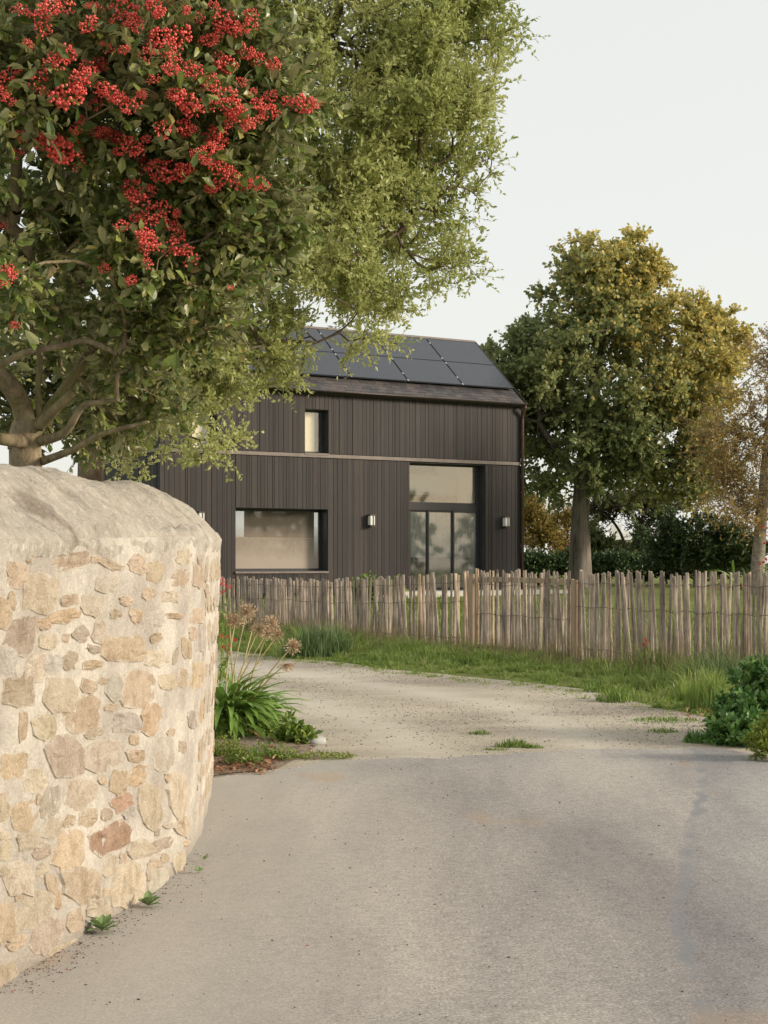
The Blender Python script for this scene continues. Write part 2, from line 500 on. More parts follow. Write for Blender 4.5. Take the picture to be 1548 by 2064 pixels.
def make_glass(name, wet=0.0, refl=0.12, tint=(0.94, 0.95, 0.93), fog=None):
    m, nt, out = new_mat(name)
    tr = nd(nt, "ShaderNodeBsdfTransparent"); tr.inputs[0].default_value = (*tint, 1)
    gl = nd(nt, "ShaderNodeBsdfGlossy"); gl.inputs["Roughness"].default_value = 0.03; gl.inputs[0].default_value = (1, 1, 1, 1)
    lw = nd(nt, "ShaderNodeLayerWeight"); lw.inputs["Blend"].default_value = refl
    mr = nd(nt, "ShaderNodeMapRange"); nt.links.new(lw.outputs["Fresnel"], mr.inputs[0]); mr.inputs[3].default_value = 0.10; mr.inputs[4].default_value = 1.0
    mx = nd(nt, "ShaderNodeMixShader"); nt.links.new(mr.outputs[0], mx.inputs[0]); nt.links.new(tr.outputs[0], mx.inputs[1]); nt.links.new(gl.outputs[0], mx.inputs[2])
    res = mx.outputs[0]
    if wet:
        df = nd(nt, "ShaderNodeBsdfDiffuse"); df.inputs[0].default_value = (0.55, 0.56, 0.54, 1)
        a = noise_tex(nt, 16, 7, 0.8, posvec(nt, (1, 1, 0.12)), 0.3)
        b = noise_tex(nt, 1.3, 3, 0.5, posvec(nt))
        r1 = ramp(nt, a.outputs[0], [(0.42, (0, 0, 0)), (0.66, (1, 1, 1))])
        r2 = ramp(nt, b.outputs[0], [(0.3, (0.15, 0.15, 0.15)), (0.7, (1, 1, 1))])
        f = mixc(nt, 1.0, r1.outputs[0], r2.outputs[0], 'MULTIPLY')
        f = mixc(nt, 1.0, f, (wet, wet, wet), 'MULTIPLY')
        m2 = nd(nt, "ShaderNodeMixShader"); nt.links.new(f, m2.inputs[0]); nt.links.new(res, m2.inputs[1]); nt.links.new(df.outputs[0], m2.inputs[2])
        res = m2.outputs[0]
    if fog:      # condensation standing on the lower part of the pane
        df = nd(nt, "ShaderNodeBsdfDiffuse"); df.inputs[0].default_value = (0.43, 0.365, 0.305, 1)
        sep = nd(nt, "ShaderNodeSeparateXYZ"); nt.links.new(posvec(nt), sep.inputs[0])
        nz = noise_tex(nt, 2.2, 7, 0.7, posvec(nt, (1, 1, 0.6)))
        ad = nd(nt, "ShaderNodeMath", operation='MULTIPLY_ADD'); nt.links.new(nz.outputs[0], ad.inputs[0]); ad.inputs[1].default_value = 0.7; nt.links.new(sep.outputs[2], ad.inputs[2])
        mr2 = nd(nt, "ShaderNodeMapRange"); nt.links.new(ad.outputs[0], mr2.inputs[0]); mr2.inputs[1].default_value = fog[0] + 0.35; mr2.inputs[2].default_value = fog[1] + 0.35; mr2.inputs[3].default_value = 0.88; mr2.inputs[4].default_value = 0.12
        m3 = nd(nt, "ShaderNodeMixShader"); nt.links.new(mr2.outputs[0], m3.inputs[0]); nt.links.new(res, m3.inputs[1]); nt.links.new(df.outputs[0], m3.inputs[2])
        res = m3.outputs[0]
    nt.links.new(res, out.inputs[0])
    return m
M['fog_glass'] = make_glass("steamed_glass", 0.0, fog=(1.70, 2.55))
M['glass'] = make_glass("window_glass", 0.0)
M['wet_glass'] = make_glass("misted_glass", 0.55)
M['mist_glass'] = make_glass("lightly_misted_glass", 0.3)
M['cream'] = simple_mat("cream_blind", (0.88, 0.76, 0.56), 0.9, 0.04)
M['plaster'] = simple_mat("white_plaster", (0.78, 0.78, 0.74), 0.9, 0.04)
M['beige'] = simple_mat("beige_curtain", (0.74, 0.61, 0.48), 0.95, 0.06)
M['oak'] = simple_mat("oak_wood", (0.42, 0.27, 0.15), 0.6, 0.15, 10)
M['terrace'] = simple_mat("pale_concrete", (0.55, 0.53, 0.48), 0.85, 0.1, 8)
M['lamp_body'] = simple_mat("brown_lamp_metal", (0.07, 0.055, 0.05), 0.5, 0.1)
M['lamp_glass'] = simple_mat("opal_glass", (0.72, 0.72, 0.68), 0.25, 0.02, 5, 0.5)
M['interior_dark'] = simple_mat("dark_upholstery", (0.05, 0.045, 0.045), 0.8, 0.2)
M['floor_in'] = simple_mat("interior_floor", (0.25, 0.22, 0.19), 0.5, 0.1)
# --- fence
def make_picket():
    m, nt, out = new_mat("weathered_chestnut")
    oi = nd(nt, "ShaderNodeObjectInfo")
    n = noise_tex(nt, 26, 7, 0.75, posvec(nt, (1, 1, 0.13)), 0.4)
    r = ramp(nt, n.outputs[0], [(0.30, (0.15, 0.122, 0.107)), (0.5, (0.38, 0.325, 0.28)), (0.68, (0.60, 0.525, 0.45))])
    d = ramp(nt, oi.outputs["Random"], [(0.0, (0.62, 0.60, 0.62)), (0.45, (0.95, 0.95, 0.95)), (0.9, (1.25, 1.22, 1.16)), (1.0, (1.4, 1.24, 1.02))])
    c = mixc(nt, 1.0, r.outputs[0], d.outputs[0], 'MULTIPLY')
    b = noise_tex(nt, 3, 4, 0.6, posvec(nt))
    d2 = ramp(nt, b.outputs[0], [(0.35, (0.72, 0.70, 0.70)), (0.65, (1.12, 1.1, 1.06))])
    c = mixc(nt, 1.0, c, d2.outputs[0], 'MULTIPLY')
    principled(nt, out, c, 0.9, bump(nt, n.outputs[0], 0.8, 0.01), 0.15)
    return m
M['picket'] = make_picket()
M['post'] = bark_mat("sawn_post", (0.30, 0.215, 0.15), (0.45, 0.34, 0.245), 18, 0.1)
M['wire'] = simple_mat("galvanised_wire", (0.13, 0.12, 0.12), 0.5, 0.1, 8, 0.5, 0.6)
# --- plants
M['berry_leaf'] = leaf_mat("broad_leaf", [(0.0, (0.075, 0.12, 0.026)), (0.45, (0.15, 0.205, 0.045)), (0.8, (0.26, 0.31, 0.075)), (0.95, (0.37, 0.36, 0.11)), (1.0, (0.45, 0.31, 0.12))], back=(0.30, 0.31, 0.14), rough=0.34, trans=0.3, spec=0.5)
M['berry'] = leaf_mat("red_berry", [(0.0, (0.58, 0.05, 0.04)), (0.5, (0.80, 0.105, 0.085)), (1.0, (0.90, 0.21, 0.16))], rough=0.35, trans=0.0, spec=0.5)
M['berry_bark'] = bark_mat("mossy_bark", (0.10, 0.075, 0.05), (0.40, 0.32, 0.21), 22, 0.5, (0.24, 0.22, 0.08))
M['tan_bark'] = bark_mat("tan_bark", (0.05, 0.038, 0.028), (0.22, 0.165, 0.11), 16, 0.3)
M['twig'] = simple_mat("twig_bark", (0.20, 0.145, 0.09), 0.9, 0.3, 15)
M['dark_twig'] = simple_mat("dark_twig_bark", (0.06, 0.046, 0.034), 0.9, 0.3, 15)
M['green_leaf'] = leaf_mat("small_yellow_green_leaf", [(0.0, (0.22, 0.27, 0.075)), (0.35, (0.41, 0.46, 0.15)), (0.7, (0.56, 0.58, 0.24)), (1.0, (0.68, 0.65, 0.33))], rough=0.4, trans=0.45, patch=0.9)
M['grey_bark'] = bark_mat("grey_ridged_bark", (0.05, 0.041, 0.034), (0.30, 0.265, 0.225), 6, 0.18)
M['maple_leaf'] = leaf_mat("autumn_turning_leaf", [(0.0, (0.13, 0.19, 0.075)), (0.5, (0.25, 0.30, 0.115)), (0.85, (0.38, 0.38, 0.15)), (1.0, (0.55, 0.43, 0.15))], rough=0.4, trans=0.45, patch=0.35)
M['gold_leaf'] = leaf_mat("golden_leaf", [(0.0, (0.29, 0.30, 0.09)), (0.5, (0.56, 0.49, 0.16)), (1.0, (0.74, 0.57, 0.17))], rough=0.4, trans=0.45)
M['birch_leaf'] = leaf_mat("thin_orange_leaf", [(0.0, (0.20, 0.175, 0.06)), (0.5, (0.40, 0.30, 0.11)), (1.0, (0.62, 0.38, 0.14))], rough=0.5, trans=0.35)
M['birch_bark'] = bark_mat("pale_birch_bark", (0.13, 0.10, 0.08), (0.40, 0.34, 0.28), 7, 2.0)
M['evergreen'] = leaf_mat("evergreen_leaf", [(0.0, (0.025, 0.05, 0.017)), (0.6, (0.05, 0.085, 0.028)), (1.0, (0.10, 0.14, 0.045))], rough=0.4, trans=0.12)
M['ivy'] = leaf_mat("ivy_leaf", [(0.0, (0.035, 0.07, 0.025)), (0.6, (0.07, 0.12, 0.04)), (1.0, (0.14, 0.19, 0.065))], rough=0.4, trans=0.15)
M['pine'] = leaf_mat("dull_dark_needle", [(0.0, (0.03, 0.035, 0.014)), (0.6, (0.065, 0.06, 0.025)), (1.0, (0.13, 0.095, 0.04))], rough=0.7, trans=0.1)
M['yellow_leaf'] = leaf_mat("yellowing_leaf", [(0.0, (0.16, 0.13, 0.03)), (0.6, (0.34, 0.25, 0.06)), (1.0, (0.48, 0.34, 0.09))], rough=0.6, trans=0.35)
M['far_green'] = leaf_mat("hedge_leaf", [(0.0, (0.05, 0.075, 0.02)), (1.0, (0.14, 0.16, 0.05))], rough=0.6, trans=0.2)
M['grass'] = leaf_mat("grass_blade", [(0.0, (0.13, 0.20, 0.045)), (0.45, (0.24, 0.33, 0.075)), (0.75, (0.37, 0.43, 0.13)), (0.9, (0.48, 0.44, 0.22)), (1.0, (0.58, 0.48, 0.30))], rough=0.45, trans=0.4, patch=1.6)
M['dry_grass'] = leaf_mat("dry_grass", [(0.0, (0.16, 0.13, 0.06)), (1.0, (0.42, 0.34, 0.20))], rough=0.7, trans=0.3)
M['weed'] = leaf_mat("weed_leaf", [(0.0, (0.09, 0.16, 0.03)), (0.6, (0.19, 0.29, 0.055)), (1.0, (0.34, 0.41, 0.10))], rough=0.5, trans=0.3)
M['shrub'] = leaf_mat("glossy_shrub_leaf", [(0.0, (0.06, 0.14, 0.035)), (0.6, (0.12, 0.25, 0.06)), (1.0, (0.26, 0.40, 0.11))], rough=0.35, trans=0.2)
M['rosette'] = leaf_mat("rosette_leaf", [(0.0, (0.13, 0.22, 0.08)), (1.0, (0.28, 0.38, 0.16))], rough=0.5, trans=0.2)
M['rock'] = simple_mat("pale_rock", (0.42, 0.42, 0.40), 0.85, 0.2, 12, 0.2, 0, 0.5)
M['lime_leaf'] = leaf_mat("lime_leaf", [(0.0, (0.14, 0.20, 0.03)), (1.0, (0.32, 0.38, 0.06))], rough=0.5, trans=0.35)
M['strap'] = leaf_mat("strap_leaf", [(0.0, (0.15, 0.27, 0.05)), (0.6, (0.25, 0.40, 0.085)), (0.92, (0.37, 0.50, 0.14)), (1.0, (0.58, 0.42, 0.13))], rough=0.35, trans=0.25)
M['strap_dry'] = simple_mat("yellowed_strap", (0.42, 0.28, 0.12), 0.6, 0.3, 12)
M['stalk'] = leaf_mat("flower_stalk", [(0.0, (0.20, 0.25, 0.06)), (0.5, (0.46, 0.38, 0.18)), (1.0, (0.66, 0.52, 0.34))], rough=0.6, trans=0.0)
M['seed'] = leaf_mat("dry_seed_head", [(0.0, (0.34, 0.20, 0.11)), (0.5, (0.60, 0.45, 0.30)), (1.0, (0.74, 0.60, 0.43))], rough=0.8, trans=0.2)
M['red_petal'] = leaf_mat("red_petal", [(0.0, (0.42, 0.015, 0.03)), (1.0, (0.70, 0.05, 0.07))], rough=0.5, trans=0.3)
M['litter'] = leaf_mat("dead_leaf", [(0.0, (0.10, 0.055, 0.035)), (0.5, (0.28, 0.14, 0.075)), (1.0, (0.46, 0.28, 0.16))], rough=0.8, trans=0.1)
M['debris'] = leaf_mat("road_crumb", [(0.0, (0.06, 0.045, 0.035)), (0.55, (0.16, 0.12, 0.09)), (0.8, (0.34, 0.29, 0.24)), (0.93, (0.50, 0.46, 0.40)), (1.0, (0.5, 0.06, 0.04))], rough=0.9, trans=0.0)
M['lawn_blade'] = leaf_mat("lawn_blade", [(0.0, (0.10, 0.15, 0.03)), (0.6, (0.19, 0.25, 0.05)), (1.0, (0.30, 0.31, 0.09))], rough=0.5, trans=0.3)
M['tussock'] = leaf_mat("tussock_blade", [(0.0, (0.09, 0.15, 0.055)), (0.6, (0.17, 0.25, 0.09)), (1.0, (0.32, 0.38, 0.17))], rough=0.5, trans=0.3)
M['seam'] = simple_mat("worn_tar_seam", (0.225, 0.23, 0.235), 0.9, 0.3, 40, 0.3, 0, 0.4)
M['slate_under'] = simple_mat("dark_roof_underlay", (0.045, 0.04, 0.04), 0.7, 0.2, 9)
M['white_render'] = simple_mat("white_render", (0.74, 0.72, 0.68), 0.9, 0.05)

# ------------------------------------------------------------------ setting: ground, road, drive
def build_ground():
    xs = np.concatenate([np.linspace(-700, -30, 10)[:-1], np.arange(-30, 30.01, 0.75), np.linspace(30, 700, 10)[1:]])
    ys = np.concatenate([np.linspace(-120, -6, 6)[:-1], np.arange(-6, 66.01, 0.75), np.linspace(66, 1500, 14)[1:]])
    X, Y = np.meshgrid(xs, ys)
    Z = ground(X, Y)
    v = np.stack([X, Y, Z], -1).reshape(-1, 3)
    nx, ny = len(xs), len(ys)
    i = np.arange(ny - 1)[:, None] * nx + np.arange(nx - 1)[None, :]
    f = np.stack([i, i + 1, i + nx + 1, i + nx], -1).reshape(-1, 4)
    o = link("ground", mesh_np("ground", v, f, M['lawn'], True))
    tag(o, kind="structure")
build_ground()

def sheet(name, mat, xcols, ylo, yhi, lift, ny=40):
    """strip sheet over the ground between two curves ylo(x) and yhi(x)"""
    xcols = np.asarray(xcols)
    lo = np.array([ylo(x) for x in xcols]); hi = np.array([yhi(x) for x in xcols])
    t = np.linspace(0, 1, ny)
    Y = lo[None, :] + (hi - lo)[None, :] * t[:, None]
    X = np.repeat(xcols[None, :], ny, 0)
    Z = ground(X, Y) + lift
    v = np.stack([X, Y, Z], -1).reshape(-1, 3)
    nx = len(xcols)
    i = np.arange(ny - 1)[:, None] * nx + np.arange(nx - 1)[None, :]
    f = np.stack([i, i + 1, i + nx + 1, i + nx], -1).reshape(-1, 4)
    o = link(name, mesh_np(name, v, f, mat, True))
    tag(o, kind="structure")
    return o

def curve_from_px(pts):
    q = np.array([G(px, py)[:2] for px, py in pts])
    q = q[np.argsort(q[:, 0])]
    return lambda x, a=q: float(np.interp(x, a[:, 0], a[:, 1]))
road_edge_c = curve_from_px([(380, 1575), (470, 1566), (560, 1556), (640, 1540), (760, 1532), (900, 1530), (1000, 1524), (1120, 1516), (1250, 1514), (1400, 1510), (1470, 1514), (1548, 1528), (1700, 1575)])
def road_edge(x):
    return road_edge_c(x) + 0.10 * mnoise.noise((x * 3.1, 0.3, 0)) + 0.05 * mnoise.noise((x * 11, 4.3, 0))
verge_c = curve_from_px([(300, 1302), (440, 1312), (560, 1330), (700, 1342), (760, 1352), (900, 1364), (960, 1372), (1100, 1387), (1200, 1398), (1300, 1424), (1420, 1452), (1520, 1475), (1700, 1500)])
def verge_edge(x):
    return verge_c(x) + 0.22 * mnoise.noise((x * 1.3, 8.3, 0)) + 0.1 * mnoise.noise((x * 4, 2.3, 0))
sheet("gravel_drive", M['gravel'], np.arange(-14, 6.01, 0.1), lambda x: road_edge(x) - 0.5 if x > -3 else 13.0, lambda x: max(verge_edge(x), road_edge(x) - 0.3) + 0.25, 0.010, 60)
_tracks = [np.array([G(*q)[:2] for q in t]) for t in ([(1210, 1516), (1150, 1475), (1020, 1425), (860, 1397), (700, 1376), (540, 1352), (420, 1335)], [(860, 1524), (790, 1478), (700, 1440), (600, 1412), (500, 1392), (400, 1375)])]
def track_weight(x, y):
    """how close a spot lies to one of the two wheel tracks worn into the gravel"""
    p = np.stack([np.asarray(x), np.asarray(y)], -1); best = np.full(p.shape[:-1], 9.0)
    for t in _tracks:
        for a, b in zip(t[:-1], t[1:]):
            ab = b - a; u = np.clip(((p - a) @ ab) / (ab @ ab), 0, 1)
            best = np.minimum(best, np.linalg.norm(p - (a + u[..., None] * ab), axis=-1))
    return np.exp(-(best / 0.38) ** 2)
_gm = bpy.data.objects["gravel_drive"].data
_co = np.zeros(len(_gm.vertices) * 3, np.float32); _gm.vertices.foreach_get("co", _co); _co = _co.reshape(-1, 3)
_gm.attributes.new("worn", 'FLOAT', 'POINT').data.foreach_set("value", track_weight(_co[:, 0], _co[:, 1]).astype(np.float32))
sheet("road", M['asphalt'], np.arange(-4.0, 9.01, 0.04), lambda x: -6.0, road_edge, 0.014, 60)
# a later strip of bluer asphalt runs along the right-hand side: distance from its edge, per vertex
def patch_left(y):
    return np.interp(y, [-6, 5.5, 7, 8, 9.2, 10.5, 12, 14], [1.17, 1.14, 1.29, 1.53, 1.76, 2.10, 2.42, 2.72])
_rm = bpy.data.objects["road"].data
_co = np.zeros(len(_rm.vertices) * 3, np.float32); _rm.vertices.foreach_get("co", _co); _co = _co.reshape(-1, 3)
_rm.attributes.new("strip", 'FLOAT', 'POINT').data.foreach_set("value", (_co[:, 0] - patch_left(_co[:, 1])).astype(np.float32))

# ------------------------------------------------------------------ stone wall
def build_wall():
    base_px = [(0, 2001), (138, 1927), (183, 1882), (277, 1841), (344, 1789), (396, 1751), (407, 1705), (415, 1609), (424, 1572)]
    pts = [(-1.95, 2.0), (-1.80, 3.2), (-1.62, 4.6)]
    for px, py in base_px:
        y = F * EYE / (py - HY); pts.append(((px - CX) / F * y, y))
    pts += [(-1.36, 12.15), (-1.62, 12.45), (-2.2, 12.6), (-3.4, 12.7), (-6.5, 12.75)]
    pts = np.array(pts)
    # smooth path by Catmull-Rom through averaged points
    for _ in range(2):
        pts[1:-1] = 0.25 * pts[:-2] + 0.5 * pts[1:-1] + 0.25 * pts[2:]
    pts[-10:-3, 0] += np.array([0.0, 0.01, 0.03, 0.05, 0.06, 0.06, 0.05])
    dense = []
    for i in range(len(pts) - 1):
        p0 = pts[max(i - 1, 0)]; p1 = pts[i]; p2 = pts[i + 1]; p3 = pts[min(i + 2, len(pts) - 1)]
        for t in np.linspace(0, 1, 30, endpoint=False):
            dense.append(0.5 * ((2 * p1) + (-p0 + p2) * t + (2 * p0 - 5 * p1 + 4 * p2 - p3) * t * t + (-p0 + 3 * p1 - 3 * p2 + p3) * t ** 3))
    dense = np.array(dense)
    d = np.concatenate([[0], np.cumsum(np.linalg.norm(np.diff(dense, axis=0), axis=1))])
    u = np.arange(0, d[-1], 0.03)
    path = np.stack([np.interp(u, d, dense[:, 0]), np.interp(u, d, dense[:, 1])], 1)
    tan = unit(np.gradient(path, axis=0))
    nrm = np.stack([tan[:, 1], -tan[:, 0]], 1)      # outwards: to the right of the walking direction
    ytop = np.interp(path[:, 1], [2, 6, 8.3, 12, 13], [1.65, 1.67, 1.72, 1.75, 1.75])
    def relief(x, y, z):
        return 0.016 * mnoise.noise((x * 2.2, y * 2.2, z * 2.2)) + 0.009 * mnoise.noise((x * 7, y * 7, z * 7)) + 0.005 * mnoise.noise((x * 19, y * 19, z * 19))
    def surf(ui, z):
        """point and normal on the wall face at path length ui and height z"""
        x = np.interp(ui, u, path[:, 0]); y = np.interp(ui, u, path[:, 1])
        nx = np.interp(ui, u, nrm[:, 0]); ny = np.interp(ui, u, nrm[:, 1])
        batter = 0.04 * (z - 0.8)
        x += nx * batter; y += ny * batter
        n = relief(x, y, z)
        return np.array([x + nx * n, y + ny * n, z]), np.array([nx, ny, 0])
    root = empty("stone_wall", (0, 0, 0))
    tag(root, "curved cream rubble stone wall with rounded mortar coping beside the road", "wall")
    # mortar face
    nz = 64
    vs = np.zeros((nz, len(u), 3))
    for k in range(nz):
        t = k / (nz - 1)
        z = -0.15 + t * (ytop + 0.17)
        bat = 0.04 * (z - 0.8)
        vs[k, :, 0] = path[:, 0] + nrm[:, 0] * bat; vs[k, :, 1] = path[:, 1] + nrm[:, 1] * bat; vs[k, :, 2] = z
    for k in range(nz):
        for i in range(len(u)):
            p = vs[k, i]
            n = relief(*p)
            vs[k, i, 0] += nrm[i, 0] * n; vs[k, i, 1] += nrm[i, 1] * n
    nu = len(u)
    i = np.arange(nz - 1)[:, None] * nu + np.arange(nu - 1)[None, :]
    f = np.stack([i, i + 1, i + nu + 1, i + nu], -1).reshape(-1, 4)
    link("mortar_face", mesh_np("mortar_face", vs.reshape(-1, 3), f, M['mortar'], True), root)
    # coping: rounded cap with a ragged lip
    prof = [(0.030, -0.06), (0.045, 0.0), (0.02, 0.05), (-0.06, 0.12), (-0.14, 0.19), (-0.22, 0.255), (-0.30, 0.30), (-0.40, 0.325), (-0.52, 0.31), (-0.62, 0.24), (-0.68, 0.12), (-0.70, -0.1), (-0.70, -0.6), (-0.70, -1.9)]
    prof = np.array(prof)
    tt = np.concatenate([[0], np.cumsum(np.linalg.norm(np.diff(prof, axis=0), axis=1))])
    ts = np.concatenate([np.linspace(0, tt[10], 34), [tt[11], tt[12], tt[13]]])
    pr = np.stack([np.interp(ts, tt, prof[:, 0]), np.interp(ts, tt, prof[:, 1])], 1)
    vs = np.zeros((len(pr), nu, 3))
    back = tan
    for k, (o_, h_) in enumerate(pr):
        for i in range(nu):
            lipw = 0.05 * mnoise.noise((u[i] * 2.1, 3.0, 0)) + 0.03 * mnoise.noise((u[i] * 7, 1.0, 0))
            hh = h_ + (lipw if k < 5 else 0) + (0.03 * mnoise.noise((u[i] * 0.9, 7, 0)) if k > 4 else 0)
            p = np.array([path[i, 0] + nrm[i, 0] * o_, path[i, 1] + nrm[i, 1] * o_, ytop[i] + hh])
            n = 0.024 * mnoise.noise(tuple(p * 3)) + 0.014 * mnoise.noise(tuple(p * 9)) + 0.009 * mnoise.noise(tuple(p * 22)) + 0.005 * mnoise.noise(tuple(p * 45))
            vs[k, i] = p + np.array([nrm[i, 0] * 0.6, nrm[i, 1] * 0.6, 0.8]) * n
    i = np.arange(len(pr) - 1)[:, None] * nu + np.arange(nu - 1)[None, :]
    f = np.stack([i, i + 1, i + nu + 1, i + nu], -1).reshape(-1, 4)
    link("coping", mesh_np("coping", vs.reshape(-1, 3), f, M['coping'], True), root)
    # stones, each its own piece
    T = (0.55, 0.445, 0.325); O = (0.55, 0.42, 0.295); Gy = (0.51, 0.46, 0.395); S = (0.575, 0.495, 0.38); D = (0.48, 0.40, 0.31); R = (0.46, 0.315, 0.235); Yl = (0.59, 0.475, 0.325)
    c1 = [(60,870,150,160,0,T),(150,755,50,70,10,T),(390,780,310,110,-10,T),(600,765,60,50,0,T),(715,805,170,60,20,T),(885,800,115,120,0,T),(1000,850,110,140,0,T),(1105,740,70,130,0,T),(1200,750,90,100,0,S),(1180,890,100,120,0,T),(1295,870,80,170,0,T),(1305,770,30,60,0,D),
    (220,1000,220,250,15,S),(30,1040,60,130,0,T),(425,1040,130,80,-10,T),(590,1080,140,130,10,S),(690,930,140,120,0,Gy),(820,1050,80,60,0,T),(965,1000,90,80,0,T),(1120,1020,130,70,10,S),(755,1135,60,60,0,D),(885,1150,80,100,0,T),(1010,1170,120,110,0,Gy),(1145,1150,100,40,5,O),(1300,1150,80,100,0,T),(1370,1000,40,140,0,T),
    (90,1290,220,250,0,D),(260,1205,80,80,-20,O),(410,1150,210,90,-15,O),(285,1320,110,100,0,S),(410,1300,60,55,0,T),(520,1270,120,110,10,D),(665,1260,120,150,0,S),(610,1375,100,50,15,D),(810,1370,280,170,-5,T),(1020,1300,80,60,-20,T),(1280,1270,60,80,0,T),(1335,1300,70,180,10,Gy),(1235,1370,60,130,0,T),(1160,1420,40,110,0,D),
    (30,1490,80,120,0,S),(210,1500,140,180,0,S),(335,1475,110,140,15,Gy),(445,1455,100,130,0,D),(600,1480,150,60,-5,T),(1050,1440,180,110,0,S),
    (100,1660,200,200,0,D),(390,1690,250,220,5,S),(580,1625,120,90,20,T),(680,1590,50,50,0,T),(755,1645,110,160,0,Gy),(915,1640,210,240,0,T),(1105,1600,120,100,0,S),(1210,1570,70,130,0,T),(1310,1550,90,170,0,T),(1235,1770,210,180,-8,T),
    (545,1820,250,220,-12,T),(745,1770,90,50,0,T),(850,1870,180,130,0,Gy),(1005,1850,130,210,15,O),(1155,1940,60,50,0,T),(1310,1850,60,110,0,Gy),(635,1945,120,60,-25,D),(280,1910,160,160,0,S),(130,1900,50,200,0,T)]
    c2 = [(405,390,250,240,-8,D),(660,385,250,210,-5,S),(850,385,125,75,5,T),(825,285,55,60,0,T),(1030,370,115,190,-5,Gy),(1150,325,50,70,0,D),(880,510,115,145,20,O),(655,540,50,55,0,T),(750,545,110,160,10,T),(500,625,190,175,0,S),(330,680,110,210,0,Gy),(80,450,160,160,0,T),(215,540,140,130,-20,S),(25,725,45,120,0,S),(165,765,170,190,0,T),(250,660,40,70,0,T),(775,680,130,100,-25,R),(675,750,80,75,-25,D),(570,770,100,110,0,T),(455,795,70,85,15,T),(345,840,120,130,0,S),(815,740,90,70,-20,Gy),(960,700,140,310,0,S),(1065,520,50,60,0,T),(1140,640,160,260,10,S),(1170,825,100,125,10,T),(1080,820,50,40,0,S),(1010,865,40,40,0,D),
    (690,905,255,160,-25,R),(450,970,180,260,5,Yl),(195,915,150,110,-10,S),(285,990,105,80,-25,D),(50,980,100,130,0,S),(50,890,80,60,0,S),(1050,940,135,70,-20,D),(900,970,170,120,-15,S),(785,1025,45,65,0,T),(710,1075,85,140,5,S),(1190,930,50,40,0,T),(45,1110,60,70,-30,D),(140,1150,180,200,0,S),(290,1100,75,95,10,S),(345,1190,70,120,0,T),(545,1195,235,240,-10,T),(835,1200,190,280,5,S),(1010,1060,60,60,0,T),(1020,1170,120,180,20,Gy),(1075,1025,50,60,0,T),(1160,1060,90,150,0,S),(960,1110,30,110,10,T),(700,1240,60,55,0,T),
    (385,1290,50,110,0,O),(145,1275,45,45,0,T),(245,1355,190,230,10,S),(60,1430,140,240,0,T),(650,1345,150,110,0,S),(500,1420,110,140,0,T),(335,1515,160,230,15,D),(150,1560,150,90,-30,T),(80,1770,190,150,-30,D),(430,1590,180,50,-25,D),(640,1440,110,50,0,Gy)]
    stones = [(x / 3.365, 900 + y / 3.365, w / 3.365, h / 3.365, r, c) for x, y, w, h, r, c in c1]
    stones += [(x / 3.109, 1400 + y / 3.109, w / 3.109, h / 3.109, r, c) for x, y, w, h, r, c in c2]
    # path angle table: pixel column -> path length (front run only)
    kk = path[:, 0] / path[:, 1]
    front = np.arange(len(u))[(path[:, 1] > 3.0)]
    imax = front[np.argmax(np.where(path[front, 1] < 12.2, kk[front], -9))]
    idx = np.arange(np.searchsorted(path[:, 1], 3.0), imax + 1)
    mono = np.maximum.accumulate(kk[idx])
    def px_to_wall(px, py):
        k = (px - CX) / F
        ui = np.interp(k, mono + np.arange(len(mono)) * 1e-9, u[idx])
        y = np.interp(ui, u, path[:, 1])
        return ui, EYE - (py - HY) / F * y
    def add_stone(poly_uz, color, seed):
        """poly_uz: outline on the wall (path length, height)"""
        poly = np.array(poly_uz); c = poly.mean(0); n = len(poly)
        V = []
        r = random.Random(seed)
        tilt = (r.uniform(-0.025, 0.025), r.uniform(-0.025, 0.025)); proud = r.uniform(0.002, 0.009)
        for sc_, off in ((1.0, -0.008), (0.955, proud * 0.8), (0.6, proud)):
            for q in poly:
                w = c + (q - c) * sc_
                p, nn = surf(w[0], w[1])
                o_ = off + (tilt[0] * (w[0] - c[0]) + tilt[1] * (w[1] - c[1])) + (r.uniform(-0.003, 0.003) if off > 0 else 0)
                V.append(p + nn * o_)
        p, nn = surf(*c); V.append(p + nn * proud)
        Fq = [(k * n + j, k * n + (j + 1) % n, (k + 1) * n + (j + 1) % n, (k + 1) * n + j) for k in range(2) for j in range(n)]
        Ft = [(2 * n + j, 2 * n + (j + 1) % n, 3 * n) for j in range(n)]
        o = link("stone", mesh_np("stone", np.array(V), [np.array(Fq), np.array(Ft)], M['stone']), root)
        at = o.data.attributes.new("edge", 'FLOAT', 'POINT')
        at.data.foreach_set("value", np.concatenate([np.full(n, 1.0), np.full(n, 0.85), np.full(n, 0.0), [0.0]]).astype(np.float32))
        v_ = r.uniform(0.92, 1.12)
        o.color = (color[0] * v_, color[1] * v_ * r.uniform(0.985, 1.015), color[2] * v_ * r.uniform(0.95, 1.05), 1)
    def outline(w, h, rot, seed, n=12):
        r = random.Random(seed)
        e = r.uniform(2.4, 6.0)
        out = []
        a0 = r.uniform(0, 6.28)
        skx = r.uniform(-0.18, 0.18); tap = r.uniform(-0.25, 0.25)
        for j in range(n):
            a = a0 + 2 * math.pi * j / n + r.uniform(-0.12, 0.12)
            ca, sa = math.cos(a), math.sin(a)
            rr = (abs(ca) ** e + abs(sa) ** e) ** (-1 / e) * r.uniform(0.84, 1.12)
            x, y = 0.5 * w * rr * ca, 0.5 * h * rr * sa
            x *= 1 + tap * (y / max(h, 1)); x += skx * y
            t = math.radians(rot)
            out.append((x * math.cos(t) - y * math.sin(t), x * math.sin(t) + y * math.cos(t)))
        return out
    placed = []
